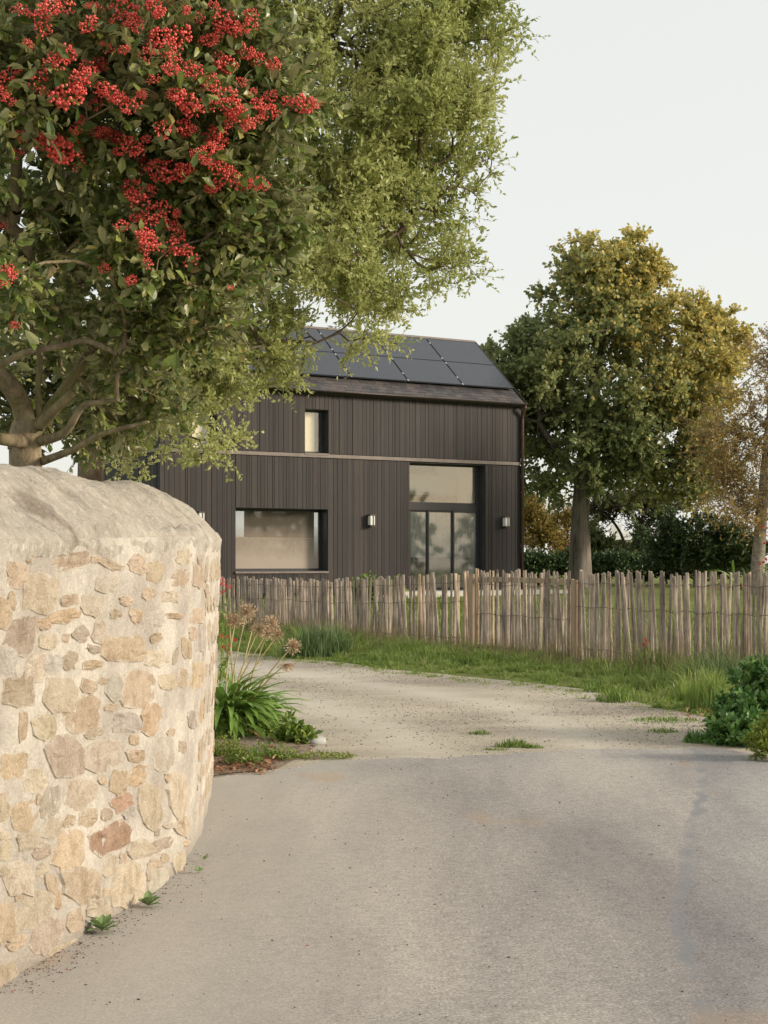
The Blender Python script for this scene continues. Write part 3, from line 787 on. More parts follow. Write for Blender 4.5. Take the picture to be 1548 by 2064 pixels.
    for k, (x, y, w, h, rot, c) in enumerate(stones):
        poly = [px_to_wall(x + dx, y + dy) for dx, dy in outline(w * 1.13, h * 1.13, rot, k, 14)]
        pa = np.array(poly)
        if pa[:, 1].max() > 1.68 or np.ptp(pa[:, 0]) > 1.0: continue
        placed.append(pa.mean(0))
        add_stone(poly, c, k)
    # stones on the run that turns away from the camera, and on the run left of the frame
    u_end = px_to_wall(398, 1400)[0]; u_start = px_to_wall(2, 1400)[0]
    r = random.Random(3)
    for lo, hi in ((u_end + 0.1, u[imax] + 0.55), (u_start - 2.2, u_start - 0.12)):
        zz = 0.14
        while zz < 1.6:
            uu = lo; rowh = r.uniform(0.10, 0.2)
            while uu < hi:
                w = r.uniform(0.12, 0.32); h = rowh * r.uniform(0.7, 1.0)
                poly = [(uu + w / 2 + dx, zz + h / 2 + dy) for dx, dy in outline(w, h, r.uniform(-12, 12), r.randint(0, 99999))]
                if max(q[1] for q in poly) < 1.68:
                    add_stone(poly, r.choice([T, T, S, S, Gy, D, O]), r.randint(0, 99999))
                uu += w + r.uniform(0.03, 0.07)
            zz += rowh + r.uniform(0.03, 0.06)
    return surf, px_to_wall
wall_surf, px_to_wall = build_wall()

# ------------------------------------------------------------------ the house
HS, HD = np.array([0.853, 0.522]), np.array([-0.522, 0.853])
HC = np.array([(322 - CX) / F * 38.36, 38.36]); HB = 0.84
HL, HW = 10.80, 4.7
EZ = 5.12          # eave height above house base
def hs(px, d=0.0):
    """distance along the facade at pixel column px for depth d behind the face"""
    k = (px - CX) / F; b = HC + HD * d
    return (k * b[1] - b[0]) / (HS[0] - HS[1] * k)
def hz(px, py, d=0.0):
    b = HC + HD * d + HS * hs(px, d)
    return EYE - (py - HY) / F * b[1] - HB

def build_house():
    root = empty("house", (HC[0], HC[1], HB), math.atan2(HS[1], HS[0]))
    tag(root, "black timber-clad house with slate roof and solar panels behind the picket fence", "house")
    BZ = hz(700, 921)                     # underside of the flashing between the storeys
    W1 = (hs(615), hs(662), hz(640, 914), hz(640, 825))
    W2 = (hs(387), hs(438), hz(410, 906), hz(410, 816))
    W3 = (hs(475), hs(661), hz(560, 1152), hz(560, 1024.5))
    D1 = (hs(825.5), hs(978.5), 0.02, BZ - 0.06)
    RV = 0.34
    cube = MB(); cube.box((0, 0, 0), (1, 1, 1)); cube_me = cube.mesh("board", M['board'])
    # facade: dark membrane (with openings) that carries the boards
    def wall_pieces(ops, x0, x1, z0, z1):
        xs = sorted({x0, x1, *[o[0] for o in ops], *[o[1] for o in ops]})
        res = []
        for a, b in zip(xs[:-1], xs[1:]):
            spans = [(o[2], o[3]) for o in ops if o[0] <= a + 1e-6 and o[1] >= b - 1e-6]
            z = z0
            for lo, hi in sorted(spans):
                if lo > z + 0.01: res.append((a, b, z, lo))
                z = max(z, hi)
            if z < z1 - 0.01: res.append((a, b, z, z1))
        return res
    ops = [W1, W2, W3, D1]
    mb = MB()
    for a, b, lo, hi in wall_pieces(ops, 0.002, HL - 0.002, 0.0, EZ + 0.05):
        mb.box((a, 0.03, lo), (b, 0.22, hi))
    facade = link("facade", mb.mesh("facade", M['core']), root)
    def boards(parent, ops, x0, x1, z0, z1, place, seed):
        r = random.Random(seed)
        edges = sorted({x0, x1, *[o[0] for o in ops], *[o[1] for o in ops]})
        for a, b in zip(edges[:-1], edges[1:]):
            x = a
            while x < b - 0.005:
                w = r.choice([0.055, 0.075, 0.095, 0.12, 0.145, 0.16])
                if b - (x + w) < 0.05: w = b - x
                for pa, pb, lo, hi in wall_pieces([o for o in ops if o[0] <= x + 1e-4 and o[1] >= x + w - 1e-4], x, x + w, z0, z1):
                    place(x + 0.004, w - 0.009, lo, hi, r.uniform(-0.008, 0.006))
                x += w
    def place_front(x, w, lo, hi, j):
        link("board", cube_me, facade, (x, 0.0 + j, lo), None, (w, 0.028 - j, hi - lo))
    boards(facade, [W3, D1], 0.0, HL, 0.0, BZ - 0.055, place_front, 11)
    boards(facade, [W1, W2], 0.0, HL, BZ + 0.06, EZ + 0.02, place_front, 12)
    # left gable
    mb = MB()
    mb.add([(0.03, 0.03, 0), (0.03, HW, 0), (0.03, HW, EZ), (0.03, HW / 2, EZ + 2.0), (0.03, 0.03, EZ)], [np.array([[0, 1, 2, 3, 4]])])
    gable = link("gable_wall", mb.mesh("gable_wall", M['core']), root)
    def place_gable(y, w, lo, hi, j):
        if hi > 4:
            ym = min(y, HW - y - w); hi = EZ + 2.0 * max(ym, 0) / (HW / 2) - 0.02
        link("board", cube_me, gable, (0.0 + j, y, lo), None, (0.028 - j, w, hi - lo))
    boards(gable, [], 0.03, HW, 0.0, BZ - 0.055, place_gable, 13)
    boards(gable, [], 0.03, HW, BZ + 0.06, EZ, place_gable, 14)
    # right gable and rear wall: plain clad shells
    mb = MB()
    mb.add([(HL - 0.02, 0.0, 0), (HL - 0.02, HW, 0), (HL - 0.02, HW, EZ), (HL - 0.02, HW / 2, EZ + 2.0), (HL - 0.02, 0.0, EZ)], [np.array([[0, 1, 2, 3, 4]])])
    link("end_wall", mb.mesh("end_wall", M['board']), root)
    mb = MB()
    for a, b, lo, hi in wall_pieces([(0.8, 4.6, 0.3, 2.6), (6.8, 10.2, 0.1, 4.2)], 0, HL - 0.03, 0, EZ):  # unseen rear openings, added so sky light reaches the rooms
        mb.box((a, HW - 0.1, lo), (b, HW, hi))
    link("rear_wall", mb.mesh("rear_wall", M['board']), root)
    # flashing band between the storeys, wrapping the left corner
    mb = MB(); mb.box((-0.03, -0.035, BZ - 0.045), (HL - 0.05, 0.04, BZ + 0.045)); mb.box((-0.03, 0.042, BZ - 0.045), (0.04, HW, BZ + 0.045))
    link("floor_band", mb.mesh("floor_band", M['band']), root)
    # windows
    def window(op, blind=None, d=RV, back=None, glass='glass', fw=0.06):
        a, b, lo, hi = op
        mb = MB()
        # reveal lining
        t = 0.015
        mb.box((a + 0.001, 0.032, lo), (a + t, d + 0.07, hi)); mb.box((b - t, 0.032, lo), (b - 0.001, d + 0.07, hi))
        mb.box((a + t, 0.032, hi - t), (b - t, d + 0.07, hi - 0.001)); mb.box((a + t, 0.032, lo + 0.001), (b - t, d + 0.07, lo + t))
        # frame
        A, B, L, H = a + t, b - t, lo + t, hi - t
        mb.box((A, d, L), (A + fw, d + 0.06, H)); mb.box((B - fw, d, L), (B, d + 0.06, H))
        mb.box((A + fw, d, L), (B - fw, d + 0.06, L + fw)); mb.box((A + fw, d, H - fw), (B - fw, d + 0.06, H))
        w = link("window", mb.mesh("window", M['dark_frame']), root)
        g = MB(); g.box((A + fw - 0.005, d + 0.025, L + fw - 0.005), (B - fw + 0.005, d + 0.033, H - fw + 0.005))
        link("pane", g.mesh("pane", M[glass]), w)
        s = MB(); s.box((a - 0.02, -0.045, lo - 0.045), (b + 0.0, d, lo + 0.003))
        link("sill", s.mesh("sill", M['band']), w)
        return w, (A + fw, B - fw, L + fw, H - fw)
    for op, split in ((W1, 0.66), (W2, 0.62)):
        w, (A, B, L, H) = window(op, fw=0.045, d=0.24)
        m_ = MB(); m_.box((A - 0.06, 0.29, L - 0.04), (A + (B - A) * split, 0.30, H + 0.05))
        link("blind", m_.mesh("blind", M['cream']), w)
        m_ = MB(); m_.box((A - 0.3, RV + 0.75, L - 0.4), (B + 1.0, RV + 0.8, H + 0.3))
        link("room_wall", m_.mesh("room_wall", M['plaster']), w)
    w, (A, B, L, H) = window(W3, glass='fog_glass')
    # ground-floor room: beige curtain hung a little behind the glass
    xs = np.linspace(A - 0.05, B + 0.05, 90); zz = np.array([L - 0.1, L + (H - L) * 0.55])
    cv = np.array([[(x, RV + 0.35 + 0.006 * math.sin(x * 21) + 0.004 * math.sin(x * 47), z) for x in xs] for z in zz]).reshape(-1, 3)
    n = len(xs); i = np.arange(n - 1)
    link("curtain", mesh_np("curtain", cv, np.stack([i, i + 1, i + n + 1, i + n], -1), M['beige'], True), w)
    # tall glazed opening
    a, b, lo, hi = D1
    mb = MB(); t = 0.02; d = RV - 0.06
    mb.box((a + 0.001, 0.032, lo), (a + t, d + 0.1, hi)); mb.box((b - t, 0.032, lo), (b - 0.001, d + 0.1, hi)); mb.box((a + t, 0.032, hi - t), (b - t, d + 0.1, hi - 0.001))
    tz0, tz1 = hz(900, 1029, d), hz(900, 1017, d)
    A, B = a + t, b - t
    mb.box((A, d - 0.02, tz0), (B, d + 0.08, tz1))
    mb.box((A, d, tz1), (A + 0.05, d + 0.07, hi - t)); mb.box((B - 0.10, d, tz1), (B, d + 0.07, hi - t)); mb.box((A + 0.05, d, hi - t - 0.05), (B - 0.10, d + 0.07, hi - t)); mb.box((A + 0.05, d, tz1), (B - 0.10, d + 0.07, tz1 + 0.05))
    mb.box((B - 0.06, d, lo), (B, d + 0.07, tz0))
    door = link("glazed_door", mb.mesh("glazed_door", M['dark_frame']), root)
    g = MB(); g.box((A + 0.045, d + 0.03, tz1 + 0.045), (B - 0.095, d + 0.038, hi - t - 0.045)); link("pane", g.mesh("pane", M['glass']), door)
    for (p0, p1, dd, gl) in ((825, 863, d + 0.05, 'mist_glass'), (862, 914, d + 0.02, 'mist_glass'), (913, 963, d - 0.02, 'wet_glass')):
        x0 = max(hs(p0, dd), A + 0.003); x1 = min(hs(p1, dd), B - 0.063)
        f_ = MB(); fw = 0.05; z1 = tz0 - 0.004; z0 = lo + 0.01
        f_.box((x0, dd, z0), (x0 + fw, dd + 0.05, z1)); f_.box((x1 - fw, dd, z0), (x1, dd + 0.05, z1)); f_.box((x0 + fw, dd, z1 - fw), (x1 - fw, dd + 0.05, z1)); f_.box((x0 + fw, dd, z0), (x1 - fw, dd + 0.05, z0 + 0.07))
        fo = link("sliding_leaf", f_.mesh("sliding_leaf", M['dark_frame']), door)
        g = MB(); g.box((x0 + fw - 0.004, dd + 0.02, z0 + 0.066), (x1 - fw + 0.004, dd + 0.028, z1 - fw + 0.004)); link("pane", g.mesh("pane", M[gl]), fo)
    # room behind the tall opening
    mb = MB(); mb.box((a - 0.8, 1.9, 0), (b + 0.3, 2.0, hi + 0.6)); mb.box((b + 0.3, 0.3, 0), (b + 0.38, 2.0, hi + 0.6)); mb.box((a - 0.88, 0.3, 0), (a - 0.8, 2.0, hi + 0.6))
    rw = link("room_wall", mb.mesh("room_wall", M['plaster']), door)
    mb = MB(); mb.box((a - 0.8, 0.25, -0.02), (b + 0.3, 1.9, 0.01)); link("room_floor", mb.mesh("room_floor", M['floor_in']), door)
    z0, z1 = hz(890, 1015, 1.8), hz(890, 998, 1.8)
    mb = MB(); mb.box((a - 0.8, 1.80, z0 - 0.12), (b + 0.3, 1.898, z1)); link("timber_beam", mb.mesh("timber_beam", M['oak']), door)
    x0, x1, z0, z1 = hs(820, 1.85), hs(881, 1.85), hz(850, 957, 1.85), hz(850, 930, 1.85)
    mb = MB(); mb.box((x0, 1.84, z0), (x1, 1.897, z0 + 0.09)); mb.box((x1 - 0.09, 1.84, z0 + 0.09), (x1, 1.897, z1)); mb.box((x0, 1.84, z0 + 0.09), (x0 + 0.09, 1.897, z1)); link("inner_frame", mb.mesh("inner_frame", M['oak']), door)
    mb = MB(); mb.box((x0 + 0.09, 1.87, z0 + 0.09), (x1 - 0.09, 1.895, z1)); link("inner_pane", mb.mesh("inner_pane", M['far_green']), door)
    # dark seats along the room
    mb = MB()
    for p in (838, 852, 868, 884, 899, 930):
        x = hs(p, 1.3); mb.box((x - 0.2, 1.25, 0.42), (x + 0.2, 1.6, 0.48)); mb.box((x - 0.2, 1.2, 0.42), (x + 0.2, 1.25, 0.92)); mb.box((x - 0.18, 1.27, 0.02), (x - 0.14, 1.3, 0.42)); mb.box((x + 0.14, 1.27, 0.02), (x + 0.18, 1.3, 0.42))
    link("chair_row", mb.mesh("chair_row", M['interior_dark']), door)
    # roof
    RZ = 7.98 - HB; RD = HW / 2
    e0 = np.array([-0.14, EZ + 0.03]); e1 = np.array([RD, RZ])
    sl = e1 - e0; SLn = np.linalg.norm(sl); sl = sl / SLn; up = np.array([-sl[1], sl[0]])
    def roofp(s, q, h=0.0):
        y, z = e0 + sl * q + up * h
        return (s, y, z)
    mb = MB()
    x0, x1 = -0.06, HL + 0.06
    v = [roofp(x0, 0, -0.10), roofp(x1, 0, -0.10), roofp(x1, SLn, -0.10), roofp(x0, SLn, -0.10), roofp(x0, 0, 0), roofp(x1, 0, 0), roofp(x1, SLn, 0), roofp(x0, SLn, 0)]
    ff = np.array([(0, 3, 2, 1), (4, 5, 6, 7), (0, 1, 5, 4), (1, 2, 6, 5), (2, 3, 7, 6), (3, 0, 4, 7)])
    mb.add(v, ff)
    v2 = [(x, 2 * RD - y + 0.0, z) for x, y, z in v]
    mb.add(v2, ff[:, ::-1])
    roof = link("roof", mb.mesh("roof", M['slate_under']), root)
    sm = MB(); sm.box((0, 0, 0), (1, 1, 1)); slate_me = sm.mesh("slate", M['slate'])
    ang = math.atan2(sl[1], sl[0])
    r = random.Random(5)
    course = 0.135
    nrow = 6
    for k in range(nrow):
        q = 0.0 + k * course - 0.03; x = x0 - (0.13 if k % 2 else 0)
        while x < x1:
            w = 0.245 + r.uniform(-0.02, 0.02)
            xa = max(x, x0); xb = min(x + w, x1)
            if xb - xa > 0.04:
                p = roofp(xa + 0.003, q, 0.004)
                link("slate", slate_me, roof, p, (ang - 0.05, 0, 0), (xb - xa - 0.006, 0.25, 0.009 + r.uniform(0, 0.007)))
            x += w
    # slate courses near the ridge, above the panels
    for k in range(2):
        q = SLn - 0.30 + k * 0.14; x = x0
        while x < x1:
            w = 0.245 + r.uniform(-0.02, 0.02); xb = min(x + w, x1)
            link("slate", slate_me, roof, roofp(x + 0.003, q, 0.004), (ang - 0.05, 0, 0), (xb - x - 0.006, 0.2, 0.012))
            x += w
    mb = MB(); mb.tube([(x0, RD, RZ + 0.015), (x1, RD, RZ + 0.015)], 0.055, 10); link("ridge_cap", mb.mesh("ridge_cap", M['band']), roof)
    mb = MB()
    for sx in (x0 - 0.035, x1 + 0.003):
        p = [roofp(sx, -0.02, -0.12), roofp(sx, SLn, -0.12), roofp(sx, SLn, 0.05), roofp(sx, -0.02, 0.05)]
        p2 = [(sx + 0.032, y, z) for _, y, z in p]
        mb.add(p + p2, np.array([(0, 3, 2, 1), (4, 5, 6, 7), (0, 1, 5, 4), (1, 2, 6, 5), (2, 3, 7, 6), (3, 0, 4, 7)]))
    link("verge_trim", mb.mesh("verge_trim", M['gutter']), roof)
    # solar panels: two rows
    q0 = 0.62; q1 = SLn - 0.20; gap = 0.02; ph = (q1 - q0 - gap) / 2
    seams = []
    y_, z_ = (e0 + sl * q0)
    for px in (1033, 930, 820, 705.5, 585):
        seams.append(hs(px, y_))
    pitch = seams[2] - seams[3]
    while seams[-1] - pitch > 0.2: seams.append(seams[-1] - pitch)
    seams[0] = min(seams[0], x1 - 0.02)
    pm = MB(); pm.box((0, 0, 0), (1, 1, 1)); pme = pm.mesh("solar_panel", M['panel'])
    for xa, xb in zip(seams[1:], seams[:-1]):
        for k in range(2):
            q = q0 + k * (ph + gap)
            mb = MB()
            W_, H_ = xb - xa - 0.035, ph
            mb.box((0, 0, 0), (W_, H_, 0.035))
            o = link("solar_panel", mb.mesh("solar_panel", M['panel']), roof, roofp(xa + 0.0175, q, 0.085), (ang, 0, 0))
            fr = MB(); tq = 0.012
            fr.box((0, 0, 0.0352), (W_, tq, 0.038)); fr.box((0, H_ - tq, 0.0352), (W_, H_, 0.038)); fr.box((0, tq, 0.0352), (tq, H_ - tq, 0.038)); fr.box((W_ - tq, tq, 0.0352), (W_, H_ - tq, 0.038))
            link("panel_frame", fr.mesh("panel_frame", M['dark_frame']), o)
    cm = MB(); cm.box((-0.02, -0.03, 0), (0.02, 0.03, 0.02)); clip_me = cm.mesh("clip", M['clip'])
    for xa in seams[1:]:
        for q in (q0 + 0.02, q0 + 0.35, q0 + ph - 0.1, q0 + ph + 0.15, q1 - 0.25):
            link("panel_clip", clip_me, roof, roofp(xa, q, 0.112), (ang, 0, 0))
    mb = MB()
    for q in (q0 + 0.25, q0 + ph - 0.25, q0 + ph + 0.3, q1 - 0.25):
        a_ = roofp(seams[-1], q, 0.05); b_ = roofp(seams[0], q, 0.05); mb.tube([a_, b_], 0.018, 6)
    link("mounting_rail", mb.mesh("mounting_rail", M['gutter']), roof)
    # gutter and downpipe
    ang_ = np.linspace(math.pi, 2 * math.pi, 9); cv = []
    for x in (x0, x1):
        for rr in (0.062, 0.055):
            cv += [(x, -0.20 + rr * math.cos(t_), EZ + 0.045 + rr * math.sin(t_)) for t_ in ang_]
    fq = []
    for j in range(8):
        fq += [(j, j + 1, 18 + j + 1, 18 + j), (9 + j + 1, 9 + j, 27 + j, 27 + j + 1)]
    fq += [(0, 18, 27, 9), (8, 17, 35, 26)] + [(j, 9 + j, 10 + j, j + 1) for j in range(8)] + [(18 + j, 19 + j, 28 + j, 27 + j) for j in range(8)]
    link("gutter", mesh_np("gutter", np.array(cv), np.array(fq), M['gutter'], True), root)
    mb = MB(); mb.tube([(HL + 0.0, -0.20, EZ - 0.01), (HL + 0.0, -0.20, EZ - 0.08), (HL + 0.01, -0.08, EZ - 0.25), (HL + 0.01, -0.06, EZ - 0.4), (HL + 0.01, -0.06, 0.0)], 0.045, 10)
    for z in (1.2, 2.7, 4.3): mb.box((HL - 0.05, -0.075, z), (HL + 0.07, 0.0, z + 0.03))
    link("downpipe", mb.mesh("downpipe", M['pipe'], True), root)
    # wall lamps: things of their own, hung on the facade
    lamp_labels = {745.5: "square outdoor wall lamp between the large window and the glazed door",
                   1016.5: "square outdoor wall lamp at the right-hand end of the house facade",
                   402: "square outdoor wall lamp half hidden by the stone wall coping"}
    for px, lab in lamp_labels.items():
        py0, py1 = (1037, 1061) if px < 800 else (1041, 1063)
        if px < 500: py0, py1 = 1031, 1055
        s = hs(px); zt, zb = hz(px, py0), hz(px, py1)
        w = 0.085; p = HC + HS * s
        l = empty("wall_lamp", (p[0], p[1], HB + zb), math.atan2(HS[1], HS[0])); H_ = zt - zb
        tag(l, lab, "lamp", "wall lamps on the house")
        mb = MB(); mb.box((-w, -0.03, 0), (w, -0.010, H_)); mb.box((-w, -0.17, H_ - 0.035), (w, -0.03, H_)); mb.box((-w, -0.17, 0), (w, -0.03, 0.035)); mb.box((0.0, -0.168, 0.035), (0.022, -0.148, H_ - 0.035))
        link("lamp_body", mb.mesh("lamp_body", M['lamp_body']), l)
        g = MB(); g.box((-w + 0.012, -0.158, 0.036), (w - 0.025, -0.032, H_ - 0.036)); link("lamp_glass", g.mesh("lamp_glass", M['lamp_glass']), l)
    # terrace slab along the foot
    mb = MB()
    p0 = HC + HS * hs(690) - HD * 0.02; p1 = HC + HS * (HL + 0.4) - HD * 0.02; o_ = -HD * 1.6
    q = [p0, p1, p1 + o_, p0 + o_]
    v = [(x, y, 0.5) for x, y in q] + [(x, y, HB + 0.03) for x, y in q]
    mb.add(v, np.array([(0, 1, 2, 3), (4, 7, 6, 5), (0, 4, 5, 1), (1, 5, 6, 2), (2, 6, 7, 3), (3, 7, 4, 0)]))
    tag(link("terrace", mb.mesh("terrace", M['terrace'])), kind="structure")
build_house()

# ------------------------------------------------------------------ fence and gate
fence_px = np.array([300, 443, 650, 740, 860, 950, 1158, 1350, 1548, 1700.])
fence_y = np.array([33.8, 31, 27.5, 26, 24.8, 24, 22.3, 20.6, 19.2, 18.2])
fence_top = np.array([1163, 1163, 1170, 1166, 1160, 1150, 1154, 1155, 1155, 1155.])
def fence_at(px):
    y = np.interp(px, fence_px, fence_y); t = np.interp(px, fence_px, fence_top)
    x = (px - CX) / F * y
    return np.array([x, y, float(ground(x, y))]), EYE - (t - HY) / F * y
def build_fence():
    r = random.Random(21)
    variants = []
    for k in range(14):
        n = 6; rings = 6; V = []
        bend = [r.uniform(-0.012, 0.012) for _ in range(2)]
        rad = [r.uniform(0.75, 1.15) for _ in range(n)]
        ph = r.uniform(0, 6.28)
        for i in range(rings):
            t = i / (rings - 1)
            cx = bend[0] * math.sin(t * 3.1 + ph) ; cy = bend[1] * math.sin(t * 2.3 + ph)
            tp = 1.05 - 0.2 * t * r.uniform(0.7, 1.2)
            for j in range(n):
                a = 2 * math.pi * j / n
                q = rad[j] * tp * (1 + r.uniform(-0.1, 0.1))
                V.append((cx + 0.5 * q * math.cos(a), cy + 0.32 * q * math.sin(a), t + (r.uniform(-0.008, 0.008) if i == rings - 1 else 0)))
        Fq = [(i * n + j, i * n + (j + 1) % n, (i + 1) * n + (j + 1) % n, (i + 1) * n + j) for i in range(rings - 1) for j in range(n)]
        V.append((np.mean([V[(rings - 1) * n + j][0] for j in range(n)]), 0, 1.0))
        Ft = [((rings - 1) * n + j, (rings - 1) * n + (j + 1) % n, rings * n) for j in range(n)]
        variants.append(mesh_np("picket", np.array(V) * 1.0, [np.array(Fq), np.array(Ft)], M['picket']))
    # walk along the line
    pxs = np.arange(300, 1700, 0.5)
    line = np.array([fence_at(p)[0][:2] for p in pxs])
    dd = np.concatenate([[0], np.cumsum(np.linalg.norm(np.diff(line, axis=0), axis=1))])
    def px_at(dist): return float(np.interp(dist, dd, pxs))
    def d_at(px): return float(np.interp(px, pxs, dd))
    def section(name, px0, px1, label, cat, group, gate=False):
        p, _ = fence_at((px0 + px1) / 2)
        root = empty(name, (p[0], p[1], p[2])); o0 = np.array([p[0], p[1], p[2]])
        tag(root, label, cat, group)
        dist = d_at(px0); end = d_at(px1)
        while dist < end:
            px = px_at(dist); g, zt = fence_at(px)
            wv = r.uniform(0.7, 1.1) if r.random() < 0.7 else r.uniform(1.1, 1.5)
            w = 0.044 * wv
            jit = r.uniform(-0.045, 0.035)
            zb = g[2] - (0.0 if not gate else -0.05)
            h = zt + jit - zb
            o = link("picket", r.choice(variants), root, (g[0] - o0[0], g[1] - o0[1] + r.uniform(-0.012, 0.012), zb - o0[2]),
                     (r.gauss(0, 0.012), r.gauss(0, 0.030 if not gate else 0.015) + (0.06 if r.random() < 0.05 else 0), r.choice([0, math.pi]) + r.uniform(-0.5, 0.5)), (w, w * 0.8, h))
            dist += w + (r.choice([0.003, 0.006, 0.010, 0.018]) if px < 640 else r.choice([0.003, 0.006, 0.010, 0.016, 0.030]))
        # wires
        for fr in (0.16, 0.62, 0.88) if not gate else (0.06, 0.47, 0.83):
            pts = []
            for px in np.linspace(px0, px1, 70):
                g, zt = fence_at(px)
                pts.append((g[0] - o0[0], g[1] - 0.022 - o0[1] + 0.012 * math.sin(px * 0.9), g[2] + (zt - g[2]) * fr - o0[2] + 0.012 * math.sin(px * 0.11) + 0.006 * math.sin(px * 0.7)))
            mb = MB(); mb.tube(pts, 0.0042, 4)
            link("wire", mb.mesh("wire", M['wire']), root)
        return root, o0
    def post(root, o0, px, w=0.085, top=None, zoff=-0.04):
        g, zt = fence_at(px)
        mb = MB()
        b = 0.006
        h = (top if top else zt) - g[2] + 0.25
        q = [(-w/2+b,-w/2),(w/2-b,-w/2),(w/2,-w/2+b),(w/2,w/2-b),(w/2-b,w/2),(-w/2+b,w/2),(-w/2,w/2-b),(-w/2,-w/2+b)]
        v = [(x, y, -0.25) for x, y in q] + [(x, y, h - 0.25) for x, y in q]
        mb.add(v, [np.array([(j, (j+1) % 8, 8 + (j+1) % 8, 8 + j) for j in range(8)]), np.array([list(range(8, 16))])])
        o = link("post", mb.mesh("post", M['post']), root, (g[0]-o0[0], g[1]-o0[1]+zoff, 0.0 + g[2]-o0[2]), (0, 0, 0.5))
        return o
    a, oa = section("picket_fence", 305, 950, "split chestnut picket fence running left from the gate towards the stone wall", "fence", None)
    post(a, oa, 953, 0.10, zoff=-0.05, top=fence_at(953)[1] - 0.05)
    b, ob = section("picket_gate", 962, 1152, "split chestnut picket gate hung between two pale square posts", "gate", None, True)
    for fr in (0.07, 0.90):
        g0, t0 = fence_at(958); g1, t1 = fence_at(1156)
        A_ = np.array([g0[0]-ob[0], g0[1]-ob[1]+0.045, g0[2]+(t0-g0[2])*fr-ob[2]]); B_ = np.array([g1[0]-ob[0], g1[1]-ob[1]+0.045, g1[2]+(t1-g1[2])*fr-ob[2]])
        mb = MB(); dirv = unit(B_ - A_); n_ = np.array([-dirv[1], dirv[0], 0])*0.018; u_ = np.array([0, 0, 0.035])
        v = [A_-n_-u_, B_-n_-u_, B_+n_-u_, A_+n_-u_, A_-n_+u_, B_-n_+u_, B_+n_+u_, A_+n_+u_]
        mb.add(v, np.array([(0,3,2,1),(4,5,6,7),(0,1,5,4),(1,2,6,5),(2,3,7,6),(3,0,4,7)]))
        link("rail", mb.mesh("rail", M['post']), b)
    c, oc = section("picket_fence", 1163, 1690, "split chestnut picket fence running right from the gate through long grass", "fence", None)
    post(c, oc, 1158, 0.09, zoff=-0.05, top=fence_at(1158)[1] - 0.10)
build_fence()

# ------------------------------------------------------------------ foliage machinery
def leaf_template(kind):
    if kind == 'small':      # folded diamond, 2 triangles
        v = np.array([(0, 0, 0), (-0.26, 0.45, 0.07), (0, 1, -0.06), (0.26, 0.45, 0.07)])
        return v, [np.array([(0, 2, 1), (0, 3, 2)])]
    if kind == 'broad':      # obovate leaf with midrib crease
        v = np.array([(0, 0, 0), (-0.17, 0.26, 0.04), (-0.245, 0.66, 0.05), (0, 1.0, -0.09), (0.245, 0.66, 0.05), (0.17, 0.26, 0.04), (0, 0.30, 0), (0, 0.64, -0.01)])
        return v, [np.array([(0, 6, 1), (0, 5, 6), (2, 7, 3), (7, 4, 3)]), np.array([(1, 6, 7, 2), (6, 5, 4, 7)])]
    if kind == 'lobed':      # broad palmate outline
        v = np.array([(0, 0, 0), (-0.42, 0.30, 0.08), (-0.30, 0.55, 0.05), (-0.34, 0.82, 0.0), (0, 1, -0.1), (0.34, 0.82, 0.0), (0.30, 0.55, 0.05), (0.42, 0.30, 0.08), (0, 0.5, -0.02)])
        return v, [np.array([(8, i + 1, i) for i in range(8)][:0] + [(0, 8, 1), (1, 8, 2), (2, 8, 3), (3, 8, 4), (4, 8, 5), (5, 8, 6), (6, 8, 7), (7, 8, 0)])[:, ::-1]]
    if kind == 'needle':
        v = np.array([(-0.05, 0, 0), (0.05, 0, 0), (0, 1, 0)])
        return v, [np.array([(0, 1, 2)])]

def leaf_geo(pos, axis, normal, size, kind):
    tv, tf = leaf_template(kind)
    pos = np.asarray(pos); n = len(pos)
    y = unit(axis); x = unit(np.cross(y, normal)); z = np.cross(x, y)
    size = np.asarray(size)[:, None, None] * np.ones((n, 1, 1))
    v = pos[:, None, :] + size * (tv[None, :, 0:1] * x[:, None, :] + tv[None, :, 1:2] * y[:, None, :] + tv[None, :, 2:3] * z[:, None, :])
    base = (np.arange(n) * len(tv))[:, None, None]
    fs = [(base + f[None]).reshape(-1, f.shape[1]) for f in tf]
    return v.reshape(-1, 3), fs

